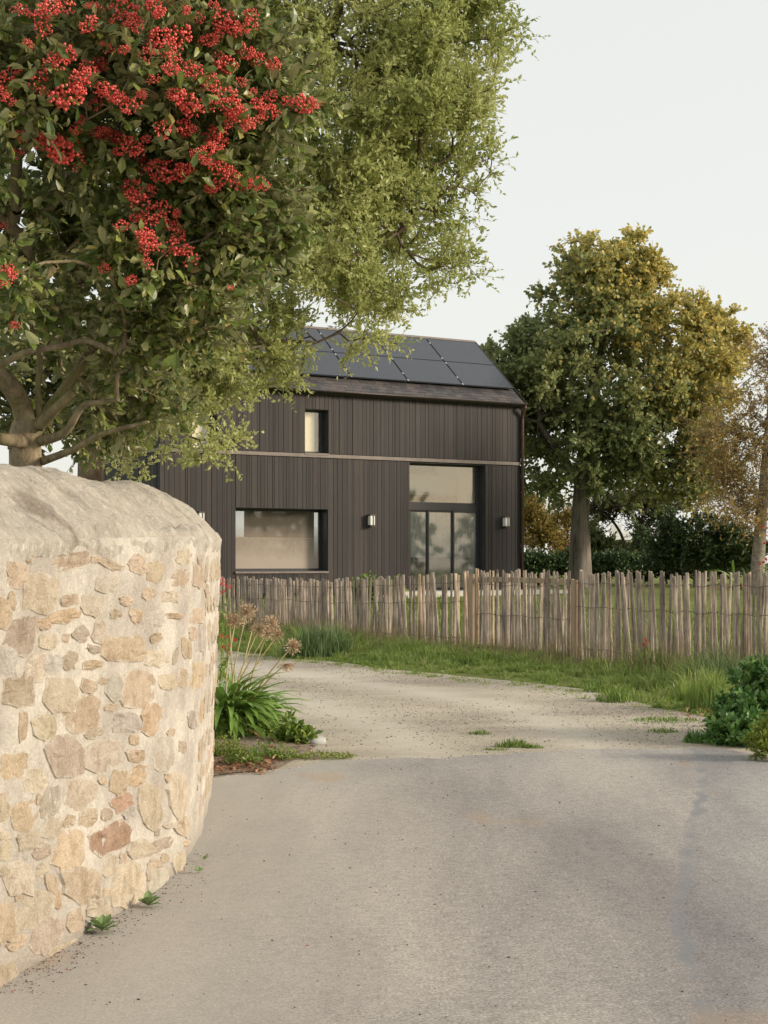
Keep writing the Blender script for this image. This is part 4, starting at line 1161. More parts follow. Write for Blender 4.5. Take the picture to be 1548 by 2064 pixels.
def skeleton(trunk_polys, attract, r, spread=0.12, tip=0.006, expo=0.42, rmin=0.003):
    """trunk_polys: list of (points, radii); attract: (N,3). Returns edges and the direction of growth at every attractor"""
    nodes = []; parent = []; fixed = []
    for pts, rad in trunk_polys:
        pts = np.asarray(pts)
        # attach the first point to the nearest existing node
        if nodes:
            k = int(np.argmin(np.linalg.norm(np.array(nodes) - pts[0], axis=1)))
        else: k = -1
        for p, q in zip(pts, rad):
            nodes.append(p); parent.append(k); fixed.append(q); k = len(nodes) - 1
    nt = len(nodes)
    cen = np.mean([n for n in nodes], 0)
    order = np.argsort(np.min(np.linalg.norm(attract[:, None, :] - np.array(nodes)[None, :, :], axis=2), axis=1))
    cap = nt + 4 * len(attract) + 10
    arr = np.zeros((cap, 3)); arr[:nt] = nodes; cost = np.zeros(cap); n = nt
    par = np.full(cap, -1); par[:nt] = parent
    tips = np.zeros(len(attract), int)
    first = 1 if nt > 1 else 0
    for ai in order:
        a = attract[ai]
        d = np.linalg.norm(arr[first:n] - a, axis=1) + 0.25 * cost[first:n]
        k = int(np.argmin(d)) + first
        p0 = arr[k]; L = np.linalg.norm(a - p0)
        m = 3 if L > 0.25 else 2
        pd = arr[k] - arr[par[k]] if par[k] >= 0 else np.array([0, 0, 1.0])
        pd = unit(pd)
        prev = k
        for j in range(1, m + 1):
            t = j / m
            q = p0 + (a - p0) * t + pd * L * 0.25 * t * (1 - t) * 1.6 + (r.normal(0, spread * L * 0.25, 3) if j < m else 0)
            arr[n] = q; par[n] = prev; cost[n] = cost[prev] + np.linalg.norm(q - arr[prev]); prev = n; n += 1
        tips[ai] = prev
    arr = arr[:n]; par = par[:n]
    cnt = np.zeros(n)
    cnt[tips] += 1
    for i in range(n - 1, nt - 1, -1):
        cnt[par[i]] += cnt[i]
    rad = np.maximum(tip * np.maximum(cnt, 1) ** expo, rmin)
    rad[:nt] = fixed
    e = np.arange(nt, n)
    pr = np.minimum(rad[par[e]], rad[e] * 1.35)
    dirs = unit(arr[tips] - arr[par[tips]])
    return arr[par[e]], arr[e], pr, rad[e], dirs

def lobes_sample(lobes, n, r, shell=0.45, sub=None):
    """lobes: list of (centre, radii, weight) ellipsoids; points denser near the surface"""
    w = np.array([l[2] for l in lobes], float); w /= w.sum()
    ks = r.choice(len(lobes), n, p=w)
    d = unit(r.normal(size=(n, 3)))
    rad = r.uniform(0, 1, n) ** shell
    c = np.array([l[0] for l in lobes])[ks]; R = np.array([l[1] for l in lobes])[ks]
    p = c + d * R * rad[:, None]
    if sub:      # gather the clumps into boughs
        m, rr = sub
        cen = p[:m]; k = r.integers(0, m, n)
        p = cen[k] + unit(r.normal(size=(n, 3))) * (rr * r.uniform(0, 1, (n, 1)) ** 0.5) * np.array([1, 1, 0.7])
    return p, d, rad

def pxlobe(px, py, y, rx, ry, ryd, wt=None):
    """ellipsoid from photo pixels (rx, ry in pixels) and a depth radius in metres"""
    c = P(px, py, y); s = y / F
    R = np.array([rx * s, ryd, ry * s])
    return (c, R, wt if wt else (R[0] * R[1] * R[2]) ** 0.75)

def sprays(cent, gdir, r, ntw, ltw, nleaf, lsize, out_w=0.5, up_w=0.2, rnd=0.9, leaf_up=0.5, droop=0.0, axis_rnd=0.6):
    """twigs out of every clump centre and leaves along them"""
    n = len(cent)
    c = np.repeat(cent, ntw, 0); g = np.repeat(gdir, ntw, 0)
    d = unit(g * out_w + r.normal(size=c.shape) * rnd * 0.6 + np.array([0, 0, up_w]))
    L = ltw * r.uniform(0.5, 1.25, len(c))
    e = c + d * L[:, None] + np.array([0, 0, -1.0]) * (droop * L ** 1.5)[:, None]
    t = (np.arange(nleaf) + 0.6)[None, :] / nleaf * np.ones((len(c), 1)) + r.uniform(-0.04, 0.04, (len(c), nleaf))
    pos = (c[:, None, :] + (e - c)[:, None, :] * t[:, :, None]).reshape(-1, 3)
    ax = np.repeat(unit(e - c), nleaf, 0)
    side = unit(r.normal(size=pos.shape))
    axis = unit(ax * 0.6 + side * axis_rnd + np.array([0, 0, 0.1 - droop * 0.5]))
    nrm = unit(r.normal(size=pos.shape) * 0.55 + np.array([0, 0, leaf_up]) + unit(np.repeat(np.repeat(gdir, ntw, 0), nleaf, 0)) * 0.45)
    size = lsize * r.uniform(0.6, 1.2, len(pos))
    return c, e, pos, axis, nrm, size

def build_plant(name, label, cat, trunks, lobes, nclump, bark, leafm, leaf_kind, lsize, ntw, ltw, nleaf, seed, group=None,
                sides=6, tip=0.006, twig_r=0.0025, shell=0.5, up_w=0.2, leaf_up=0.5, droop=0.0, out_w=0.5, rnd=0.9, twig_mat=None, crown_name="crown", base=None, cull=None, rough_trunk=0.0, expo=0.42, second=None, sub=None):
    r = np.random.default_rng(seed)
    pts, d, rad = lobes_sample(lobes, nclump, r, shell, sub)
    if cull is not None:
        keep = cull(pts); pts = pts[keep]
    b = np.array(base if base is not None else trunks[0][0][0], float)
    p0, p1, r0, r1, g = skeleton(trunks, pts, r, tip=tip, expo=expo)
    root = empty(name, tuple(b)); tag(root, label, cat, group)
    mb = MB()
    for tp, tr in trunks:
        tp = np.asarray(tp, float); tr = np.asarray(tr, float)
        if len(tp) > 2:     # smooth curve
            s = np.linspace(0, len(tp) - 1, (len(tp) - 1) * 5 + 1)
            i = np.minimum(s.astype(int), len(tp) - 2); f = s - i
            q = lambda k: tp[np.clip(k, 0, len(tp) - 1)]
            a0, a1, a2, a3 = q(i - 1), q(i), q(i + 1), q(i + 2); f_ = f[:, None]
            cp = 0.5 * (2 * a1 + (a2 - a0) * f_ + (2 * a0 - 5 * a1 + 4 * a2 - a3) * f_ ** 2 + (3 * a1 - a0 - 3 * a2 + a3) * f_ ** 3)
            cr = np.interp(s, np.arange(len(tp)), tr)
        else: cp, cr = tp, tr
        if rough_trunk:
            v, f = tube_geo(cp, cr, 14, True)
            for k in range(len(v)):
                cen = cp[k // 14]; o = v[k] - cen
                v[k] = cen + o * (1 + rough_trunk * mnoise.noise(tuple(v[k] * np.array([5, 5, 1.2]) / max(cr.max(), 0.05) * 0.12)))
            mb.add(v - b, f)
        else:
            v, f = tube_geo(cp, cr, 10, True); mb.add(v - b, f)
    big = r1 > 0.0
    v, f = frustums(p0 - b, p1 - b, r0, r1, sides); mb.add(v, f)
    link("trunk", mb.mesh("trunk", bark, True), root)
    c, e, pos, ax, nr, sz = sprays(pts, g, r, ntw, ltw, nleaf, lsize, out_w=out_w, up_w=up_w, leaf_up=leaf_up, droop=droop, rnd=rnd)
    if twig_r:
        v, f = frustums(c - b, e - b, np.full(len(c), twig_r), np.full(len(c), twig_r * 0.5), 3)
        o = link("twigs", mesh_np("twigs", v, f, twig_mat or bark), root); o["kind"] = "stuff"
    sel = np.ones(len(pos), bool)
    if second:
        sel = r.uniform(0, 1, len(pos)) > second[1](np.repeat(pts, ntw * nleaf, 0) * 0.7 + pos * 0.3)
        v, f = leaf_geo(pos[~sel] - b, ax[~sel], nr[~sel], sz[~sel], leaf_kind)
        o = link("turned_sunlit_leaves", mesh_np("turned_sunlit_leaves", v, f, second[0]), root); o["kind"] = "stuff"
    v, f = leaf_geo(pos[sel] - b, ax[sel], nr[sel], sz[sel], leaf_kind)
    o = link(crown_name, mesh_np(crown_name, v, f, leafm), root); o["kind"] = "stuff"
    return root, b, pts, g, (pos, ax, nr, sz)

# ------------------------------------------------------------------ right-hand turning tree
TY = 48.0
def PP(lst, y): return [P(a, b, y if not isinstance(y, (list, tuple)) else y[i]) for i, (a, b) in enumerate(lst)]
tb = P(1170, 1165, TY); tb[2] = float(ground(tb[0], TY)) - 0.1
build_plant("autumn_tree", "broad tree with autumn gold and painted sunlight on its right and top, thick ridged trunk, behind the gate", "tree",
    [([tb, *PP([(1170, 1110), (1170, 1040), (1174, 985), (1182, 900), (1195, 800), (1215, 690), (1230, 590)], TY)], [0.38, 0.31, 0.28, 0.27, 0.23, 0.18, 0.11, 0.06]),
     (PP([(1176, 985), (1130, 920), (1085, 850)], [48, 47.6, 47.2]), [0.2, 0.13, 0.06]),
     (PP([(1180, 930), (1260, 850), (1340, 760)], [48, 47.7, 47.4]), [0.2, 0.14, 0.06])],
    [pxlobe(1235, 590, TY, 115, 105, 1.8), pxlobe(1150, 650, TY, 100, 100, 1.8), pxlobe(1320, 650, TY, 105, 105, 1.8), pxlobe(1090, 760, TY, 100, 110, 1.9), pxlobe(1390, 750, TY, 95, 130, 1.9),
     pxlobe(1240, 760, TY - 1.2, 190, 140, 1.8), pxlobe(1150, 900, TY - 0.5, 115, 95, 1.9), pxlobe(1330, 880, TY - 0.3, 120, 100, 1.9), pxlobe(1005, 700, TY + 0.5, 60, 35, 0.8), pxlobe(1060, 860, TY, 75, 125, 1.4), pxlobe(1240, 965, TY, 150, 50, 1.6), pxlobe(1095, 975, TY, 60, 45, 1.0), pxlobe(1440, 720, TY, 65, 110, 1.5), pxlobe(1040, 740, TY, 70, 70, 1.3), pxlobe(1380, 960, TY, 90, 50, 1.4), pxlobe(1235, 510, TY, 65, 45, 1.0), pxlobe(1160, 560, TY, 50, 45, 1.0), pxlobe(1310, 560, TY, 55, 45, 1.0)],
    1550, M['grey_bark'], M['maple_leaf'], 'lobed', 0.125, 8, 0.50, 8, 31, sub=(520, 0.42), sides=6, tip=0.012, twig_r=0.006, shell=0.33, leaf_up=0.3, droop=0.25, rough_trunk=0.25, expo=0.40, second=(M['gold_leaf'], lambda p: smooth(-0.35, 1.05, -0.12 + ((p[:, 0] - 6.6) / 3.4) * 0.75 + ((p[:, 2] - 6.0) / 5.0) * 0.75)))  # gold leaves thicken right and upward: autumn turning plus sunlight painted as colour

# ------------------------------------------------------------------ green tree before the house
GY = 14.0
gb = P(178, 945, 13.6); gb[2] = 0.0
green_lobes = [pxlobe(620, 250, GY, 300, 300, 1.3), pxlobe(840, 110, GY, 170, 170, 1.0), pxlobe(900, 250, GY, 130, 95, 0.9), pxlobe(810, 400, GY, 160, 120, 1.0), pxlobe(900, 540, GY, 60, 40, 0.5), pxlobe(640, 515, GY, 190, 105, 1.1),
    pxlobe(440, 660, GY - .3, 170, 85, 1.0), pxlobe(350, 735, GY - .4, 100, 35, 0.7), pxlobe(424, 900, GY - .6, 9, 22, 0.12, .05), pxlobe(330, 740, GY, 170, 110, 1.0), pxlobe(720, -150, GY, 280, 190, 1.2), pxlobe(400, 80, GY, 280, 280, 1.2), pxlobe(260, 885, GY - .2, 100, 30, 0.6), pxlobe(740, 590, GY, 90, 50, 0.7), pxlobe(738, 680, GY - .3, 12, 20, 0.15, .03), pxlobe(560, 735, GY - .3, 22, 20, 0.2, .05), pxlobe(960, 30, GY, 70, 90, 0.6)]
build_plant("leafy_tree", "tall light green small-leaved tree overhanging the house behind the red-berried tree", "tree",
    [([gb, *PP([(183, 930), (200, 850), (240, 740), (330, 590), (450, 420), (560, 260), (660, 80), (720, -100)], [13.6, 13.6, 13.7, 13.8, 13.9, 14, 14, 14])], [0.13, 0.11, 0.10, 0.09, 0.08, 0.065, 0.05, 0.04, 0.02]),
     (PP([(330, 590), (520, 560), (700, 520), (800, 470)], [13.8, 13.8, 13.9, 14]), [0.05, 0.04, 0.025, 0.012]),
     (PP([(240, 740), (380, 720), (520, 690), (640, 690)], [13.7, 13.6, 13.6, 13.7]), [0.05, 0.035, 0.022, 0.01])],
    green_lobes, 2600, M['tan_bark'], M['green_leaf'], 'small', 0.052, 8, 0.23, 10, 41, sub=(760, 0.27), sides=5, tip=0.0035, twig_r=0.0016, shell=0.42, up_w=0.18, leaf_up=0.4, droop=0.03, out_w=0.6)

# ------------------------------------------------------------------ red-berried tree over the wall
def build_berry_tree():
    r = np.random.default_rng(52)
    b = P(55, 950, 8.2); b[2] = 0.6
    tr = [([b, *PP([(52, 945), (45, 905), (52, 868), (72, 846)], [8.2, 8.2, 8.2, 8.2])], [0.095, 0.085, 0.075, 0.080, 0.07]),
        (PP([(55, 865), (42, 815), (10, 765), (-50, 715), (-120, 640)], [8.2, 8.15, 8.0, 7.9, 7.8]), [0.058, 0.052, 0.050, 0.045, 0.03]),
        (PP([(75, 855), (105, 815), (150, 755), (185, 705), (230, 672), (300, 640), (380, 560)], [8.2, 8.2, 8.2, 8.2, 8.1, 8.0, 7.9]), [0.032, 0.026, 0.024, 0.023, 0.021, 0.018, 0.010]),
        (PP([(78, 858), (112, 825), (148, 790)], [8.15, 8.05, 8.0]), [0.034, 0.027, 0.021]),
        (PP([(80, 848), (77, 780), (80, 725), (60, 640), (70, 540)], [8.2, 8.15, 8.1, 8.0, 7.9]), [0.018, 0.015, 0.014, 0.012, 0.008]),
        (PP([(75, 890), (130, 872), (165, 820), (195, 812), (240, 806)], [8.2, 8.1, 8.0, 7.95, 7.9]), [0.03, 0.022, 0.017, 0.015, 0.010]),
        (PP([(85, 930), (150, 905), (205, 875), (300, 850)], [8.2, 8.05, 7.95, 7.8]), [0.022, 0.017, 0.014, 0.006]),
        (PP([(55, 890), (28, 888), (-4, 884)], [8.2, 8.0, 7.9]), [0.040, 0.034, 0.030]),
        (PP([(-20, 745), (30, 720), (60, 708), (125, 697), (165, 686), (200, 695), (236, 713)], [7.7, 7.7, 7.7, 7.75, 7.75, 7.7, 7.7]), [0.022, 0.018, 0.016, 0.015, 0.014, 0.014, 0.011]),
        (PP([(237, 810), (235, 780), (238, 755), (247, 748)], [7.9, 7.9, 7.88, 7.85]), [0.012, 0.011, 0.010, 0.008])]
    lobes = [pxlobe(210, 120, 7.5, 330, 230, 0.75, 2.4), pxlobe(-40, 230, 7.3, 250, 220, 0.7, 1.4), pxlobe(420, 330, 7.6, 140, 190, 0.45, 1.2), pxlobe(440, 110, 7.6, 130, 110, 0.4, .7), pxlobe(560, 200, 7.6, 75, 35, 0.15, .14),
        pxlobe(330, 540, 7.8, 200, 110, 0.5, .95), pxlobe(490, 470, 7.8, 100, 140, 0.35, .55), pxlobe(290, 680, 8.0, 180, 70, 0.45, .50), pxlobe(240, 800, 8.5, 125, 90, 0.3, .34), pxlobe(160, 770, 9.6, 230, 150, 0.3, 1.1), pxlobe(10, 560, 6.9, 50, 80, 0.2, .10), pxlobe(60, 630, 7.9, 130, 40, 0.4, .14),
        pxlobe(110, 450, 8.7, 330, 190, 0.35, 2.6), pxlobe(80, 760, 9.2, 140, 110, 0.3, .10), pxlobe(170, -200, 7.5, 420, 160, 0.8, 1.3)]
    root, bb, pts, g, L = build_plant("red_berry_tree", "multi-stemmed evergreen tree heavy with red berries overhanging the stone wall", "tree", tr, lobes, 900,
        M['berry_bark'], M['berry_leaf'], 'broad', 0.062, 8, 0.17, 10, 53, sides=5, tip=0.0035, twig_r=0.0022, shell=0.42, up_w=0.15, leaf_up=0.55, droop=0.25, out_w=0.7, twig_mat=M['twig'], crown_name="foliage", base=b)
    # the nearest, largest leaves as pieces of their own
    tv, tf = leaf_template('broad'); lm = mesh_np("leaf", tv, tf, M['berry_leaf_single'])
    pos, ax, nr, sz = L
    px = CX + F * pos[:, 0] / pos[:, 1]; py = HY - F * (pos[:, 2] - EYE) / pos[:, 1]
    vis = np.where((px > 0) & (px < 640) & (py > 0) & (py < 940))[0]
    # cells of the picture: nearest leaf in each
    cell = (px[vis] // 36).astype(int) * 100 + (py[vis] // 36).astype(int)
    order = vis[np.argsort(pos[vis, 1])]
    seen = set(); chosen = []
    for i in order:
        key = (int(px[i] // 34), int(py[i] // 34))
        if key in seen or py[i] < 0: continue
        seen.add(key); chosen.append(i)
    chosen = sorted(chosen, key=lambda i: -sz[i] / pos[i, 1])[:280]
    for i in chosen:
        y = unit(ax[i]); x = unit(np.cross(y, nr[i])); z = np.cross(x, y)
        p = pos[i] - bb + np.array([0, -0.03, 0])
        m = Matrix(((x[0], y[0], z[0], p[0]), (x[1], y[1], z[1], p[1]), (x[2], y[2], z[2], p[2]), (0, 0, 0, 1)))
        o = link("leaf", lm, root); o.matrix_local = m @ Matrix.Scale(float(sz[i] * 1.25), 4)
    # berry clusters
    ico_v = []; t = (1 + 5 ** 0.5) / 2
    for a_, b_ in ((-1, t), (1, t), (-1, -t), (1, -t)): ico_v.append((a_, b_, 0))
    for a_, b_ in ((-1, t), (1, t), (-1, -t), (1, -t)): ico_v.append((0, a_, b_))
    for a_, b_ in ((t, -1), (t, 1), (-t, -1), (-t, 1)): ico_v.append((a_, 0, b_))
    ico_v = unit(np.array(ico_v)); ico_f = np.array([(0,11,5),(0,5,1),(0,1,7),(0,7,10),(0,10,11),(1,5,9),(5,11,4),(11,10,2),(10,7,6),(7,1,8),(3,9,4),(3,4,2),(3,2,6),(3,6,8),(3,8,9),(4,9,5),(2,4,11),(6,2,10),(8,6,7),(9,8,1)])
    var = []
    for k in range(6):
        n = 46 + 9 * k; c = unit(r.normal(size=(n, 3))) * (r.uniform(0.25, 1, (n, 1)) ** 0.5) * np.array([0.058, 0.045, 0.036])
        rad = r.uniform(0.0040, 0.0064, n)
        v = (c[:, None, :] + ico_v[None] * rad[:, None, None]).reshape(-1, 3)
        f = ((np.arange(n) * 12)[:, None, None] + ico_f[None]).reshape(-1, 3)
        var.append(mesh_np("berry_cluster", v, f, M['berry'], True))
    big = [(125,302,1.5),(100,290,1.2),(150,320,1.2),(135,195,1.25),(165,155,.9),(75,155,.85),(12,165,.9),(0,190,.7),(88,62,.7),(178,50,.8),(30,140,.5),(72,35,.8),(100,15,.9),(130,10,.8),(40,20,.6),(250,15,1.1),(240,40,.8),(310,12,.8),(320,25,.6),(268,45,.8),(180,142,.9),(200,130,.8),(320,75,1),(360,75,1.1),(340,95,.9),(300,110,.8),(345,115,.7),(380,135,.8),(390,145,.8),(415,80,.6),(425,80,.7),(450,40,1),(470,55,.9),(455,50,.7),(505,30,.7),(505,50,.7),(440,70,.5),(495,105,.8),(520,120,.8),(550,130,.7),(455,130,1),(440,120,.7),(420,160,.9),(420,175,.6),(455,190,.9),(370,200,1.1),(385,215,1),(350,190,.7),(470,220,1),(480,230,.9),(430,210,.7),(520,210,.7),(545,195,.7),(580,205,.6),(615,210,1),(640,210,.5),(545,225,.8),(500,250,.7),(525,240,.5),(230,190,.9),(240,200,.7),(265,215,.8),(205,180,.7),(160,175,.8),(85,185,.6),(15,200,.6),(190,210,.7),(135,108,.9),(105,120,.7),(120,130,.6),(40,275,.6),(35,310,.6),(210,270,.7),(230,275,.8),(195,265,.6),(160,258,.7),(165,240,.4),(265,295,1),(240,305,.5),(290,330,.7),(315,335,.9),(345,345,1.1),(365,350,1.1),(375,340,.7),(320,355,.7),(285,345,.6),(265,375,.9),(270,395,.8),(300,385,.8),(285,410,1),(325,420,.9),(355,430,.5),(300,445,.8),(320,445,.8),(350,455,.7),(245,455,.7),(270,440,.5),(290,475,.9),(300,485,.9),(355,500,1),(375,515,1.1),(360,475,.6),(290,505,.5),(295,530,.6),(265,565,.6),(210,540,.5),(430,375,.8),(425,380,.6),(465,360,.8),(440,335,.8),(460,345,.6),(415,325,.5),(435,270,1),(440,285,1),(420,300,.7),(395,310,.6),(365,255,.9),(380,265,.7),(330,260,.8),(295,280,.5),(515,370,.7),(535,375,.5),(480,375,.5),(465,580,.3),(10,555,.8),(0,570,.5),(20,545,.6),(30,655,.4),(8,455,.4),(485,165,.5),(510,185,.4),(460,250,.5),(345,140,.7),(310,160,.5),(285,190,.5),(250,100,.5),(215,95,.6),(55,90,.6),(190,15,.6),(375,20,.5),(400,35,.5),(430,10,.5)]
    rr = random.Random(9)
    # follow the front of the leaf canopy
    P2 = np.stack([CX + F * pos[:, 0] / pos[:, 1], HY - F * (pos[:, 2] - EYE) / pos[:, 1]], 1)
    for k, (x, y, s) in enumerate(big):
        dd = np.linalg.norm(P2 - np.array([x, y]), axis=1)
        near = np.where(dd < 30)[0]
        yy = np.percentile(pos[near, 1], 3) - 0.06 if len(near) > 4 else 7.5
        p = P(x, y, yy) - bb
        link("berry_cluster", var[rr.randrange(6)], root, tuple(p), (rr.uniform(-.5, .5), rr.uniform(-.6, .6), rr.uniform(0, 6.28)), (s * 1.22,) * 3)
M['berry_leaf_single'] = M['berry_leaf'].copy(); M['berry_leaf_single'].name = "broad_leaf_single"
_nt = M['berry_leaf_single'].node_tree
_oi = _nt.nodes.new("ShaderNodeObjectInfo")
for _n in _nt.nodes:
    if _n.type == 'VALTORGB': _nt.links.new(_oi.outputs["Random"], _n.inputs[0])
build_berry_tree()

# ------------------------------------------------------------------ background planting right of the house
def bush(name, label, cat, base_px, y, lobes, n, leafm, kind, size, ntw, ltw, nl, seed, stems=None, bark=None, group=None, **kw):
    b = P(base_px[0], base_px[1], y); b[2] = float(ground(b[0], b[1])) - 0.05
    c = np.mean([l[0] for l in lobes], 0)
    tr = stems or [([b, b + (c - b) * 0.35, b + (c - b) * 0.7], [0.05, 0.035, 0.02])]
    tr = [([b] + list(t[0][1:]), t[1]) if k == 0 else t for k, t in enumerate(tr)]
    return build_plant(name, label, cat, tr, lobes, n, bark or M['dark_twig'], leafm, kind, size, ntw, ltw, nl, seed, group=group, base=b, **kw)

BYd = 42.0
bt = [P(1524, 1160, BYd), *PP([(1530, 1100), (1538, 1000), (1548, 880), (1562, 740), (1575, 600)], BYd)]
bt[0][2] = float(ground(bt[0][0], BYd)) - 0.05
build_plant("birch_tree", "thin pale-trunked birch with sparse orange leaves at the right edge", "tree", [(bt, [0.20, 0.17, 0.14, 0.11, 0.07, 0.03])],
    [pxlobe(1530, 880, BYd, 115, 150, 1.4), pxlobe(1470, 960, BYd, 90, 90, 1.2), pxlobe(1560, 720, BYd, 75, 90, 1.0), pxlobe(1640, 880, BYd, 110, 180, 1.2), pxlobe(1440, 880, BYd, 55, 60, 0.9), pxlobe(1500, 1030, BYd - .4, 90, 55, 0.9)],
    430, M['birch_bark'], M['birch_leaf'], 'small', 0.085, 8, 0.5, 9, 61, sides=4, tip=0.006, twig_r=0.003, shell=0.5, droop=0.5, leaf_up=0.1)

bush("evergreen_bush", "dense dark green rounded evergreen bush behind the right-hand fence", "bush", (1400, 1155), 50,
     [pxlobe(1400, 1095, 50, 85, 55, 1.3), pxlobe(1470, 1105, 50, 70, 45, 1.2), pxlobe(1350, 1120, 50, 45, 35, 0.9)], 330, M['evergreen'], 'small', 0.13, 7, 0.35, 9, 62, tip=0.006, twig_r=0.004, shell=0.4)
for k, (x0, lab) in enumerate(((1085, "low ivy-covered bank between the house corner and the thick tree trunk"), (1250, "low dark ivy-covered bank right of the thick tree trunk"), (1420, "low dark ivy-covered bank below the evergreen bush"))):
    bush("ivy_bank", lab, "bush", (x0, 1160), 53, [pxlobe(x0 + dx, 1142 - 4 * (k == 0), 53 + dy, 55, 22, 0.6) for dx, dy in ((-60, 0), (0, -.3), (60, 0))], 260, M['ivy'], 'broad', 0.12, 6, 0.25, 7, 63 + k, tip=0.004, twig_r=0.003, shell=0.4, group="ivy banks along the garden edge")
fx = 58.0
bush("tamarisk_tree", "low spreading dark flat-topped tree with crooked bare stems behind the garden", "tree", (1275, 1140), fx,
     [pxlobe(1270, 1015, fx, 85, 24, 1.2), pxlobe(1340, 1020, fx, 45, 28, 1.0), pxlobe(1215, 1030, fx, 40, 24, 0.9), pxlobe(1300, 1060, fx, 25, 45, 0.6)], 260, M['pine'], 'small', 0.10, 7, 0.40, 9, 67,
     stems=[(PP([(1275, 1140), (1278, 1100), (1290, 1060), (1300, 1020)], fx), [0.10, 0.08, 0.06, 0.03]), (PP([(1262, 1130), (1255, 1085), (1235, 1050), (1215, 1030)], fx), [0.07, 0.055, 0.045, 0.03]), (PP([(1285, 1130), (1320, 1080), (1345, 1035)], fx), [0.07, 0.05, 0.03])], tip=0.008, twig_r=0.006, shell=0.45)
bush("ivy_clad_stump", "upright stem smothered in ivy beside the flat-topped tree", "bush", (1345, 1145), 55, [pxlobe(1345, 1085, 55, 16, 50, 0.4), pxlobe(1340, 1040, 55, 18, 20, 0.4), pxlobe(1293, 1095, 56, 16, 38, 0.4)], 90, M['ivy'], 'broad', 0.12, 6, 0.25, 7, 68, tip=0.006, twig_r=0.004)
bush("yellow_bush", "tall yellowing bush beside the right-hand corner of the house", "bush", (1085, 1145), 64,
     [pxlobe(1085, 1070, 64, 38, 55, 1.0), pxlobe(1065, 1030, 64, 25, 35, 0.8), pxlobe(1110, 1085, 64, 25, 35, 0.8)], 210, M['yellow_leaf'], 'small', 0.12, 7, 0.5, 8, 69, tip=0.006, twig_r=0.006, up_w=0.6, shell=0.6)
bush("thin_sapling", "thin sparse sapling with yellow-green leaves left of the thick trunk", "tree", (1140, 1145), 60, [pxlobe(1140, 1050, 60, 28, 55, 0.8)], 45, M['yellow_leaf'], 'small', 0.14, 5, 0.5, 6, 70, tip=0.006, twig_r=0.005, shell=0.7)
bush("russet_shrub", "small russet shrub left of the thick trunk", "bush", (1140, 1140), 66, [pxlobe(1140, 1108, 66, 32, 18, 0.8)], 80, M['litter'], 'small', 0.12, 6, 0.35, 7, 71, tip=0.004, twig_r=0.004)
bush("leafy_thicket", "green leafy thicket just right of the thick trunk", "bush", (1210, 1145), 56, [pxlobe(1215, 1115, 56, 35, 28, 0.9), pxlobe(1195, 1085, 56, 14, 30, 0.6)], 130, M['far_green'], 'small', 0.13, 6, 0.4, 8, 72, tip=0.005, twig_r=0.004)
# far clipped hedge and far house
def far_things():
    r = np.random.default_rng(80)
    a = P(1190, 1092, 110); b = P(1310, 1092, 110)
    n = 5200; gz = 0.9; top = a[2]
    t = r.uniform(0, 1, n)
    pos = a + (b - a) * t[:, None]; pos[:, 1] += r.uniform(-0.7, 0.1, n); pos[:, 2] = r.uniform(gz, top + 0.05, n)
    v, f = leaf_geo(pos, r.normal(size=(n, 3)), r.normal(size=(n, 3)), r.uniform(0.15, 0.28, n), 'small')
    h = empty("clipped_hedge", (a[0], a[1], gz)); tag(h, "distant clipped green hedge below the far white house", "hedge")
    o = link("foliage", mesh_np("foliage", v - np.array([a[0], a[1], gz]), f, M['far_green']), h); o["kind"] = "stuff"
    mb = MB(); mb.box((0, -0.4, 0), (b[0] - a[0], 0.4, top - gz - 0.1)); link("hedge_core", mb.mesh("hedge_core", M['far_green']), h)
    # house
    y = 160.0; c = P(1222, 1092, y); d = P(1285, 1092, y)
    e = P(1222, 1088, y)[2]; rz = P(1222, 1070, y)[2]
    root = empty("distant_house", (c[0], y, 0.9)); tag(root, "small distant white house with grey roof and pale chimney", "house")
    w = d[0] - c[0]
    mb = MB(); mb.box((0, 0, 0), (w, 6, e - 0.9)); mb.add([(0, 0, e - .9), (0, 6, e - .9), (0, 3, rz - .9)], np.array([[0, 1, 2]])); link("wall", mb.mesh("wall", M['white_render']), root)
    mb = MB(); E, Rr = e - 0.9, rz - 0.9
    mb.add([(0.9, -0.2, E), (w, -0.2, E), (w, 3, Rr), (1.2, 3, Rr), (0.9, 6.2, E), (w, 6.2, E)], np.array([[0, 1, 2, 3], [3, 2, 5, 4]])); link("roof", mb.mesh("roof", M['terrace']), root)
    mb = MB(); mb.box((0.9, 2.6, E), (1.9, 3.4, Rr + 0.7)); link("chimney", mb.mesh("chimney", M['white_render']), root)
    mb = MB(); mb.add([(0.0, -0.05, E), (1.0, -0.05, E), (1.0, 2.9, Rr), (0.0, 2.9, Rr)], np.array([[0, 1, 2, 3]])); link("roof_light_side", mb.mesh("roof_light_side", M['white_render']), root)
far_things()

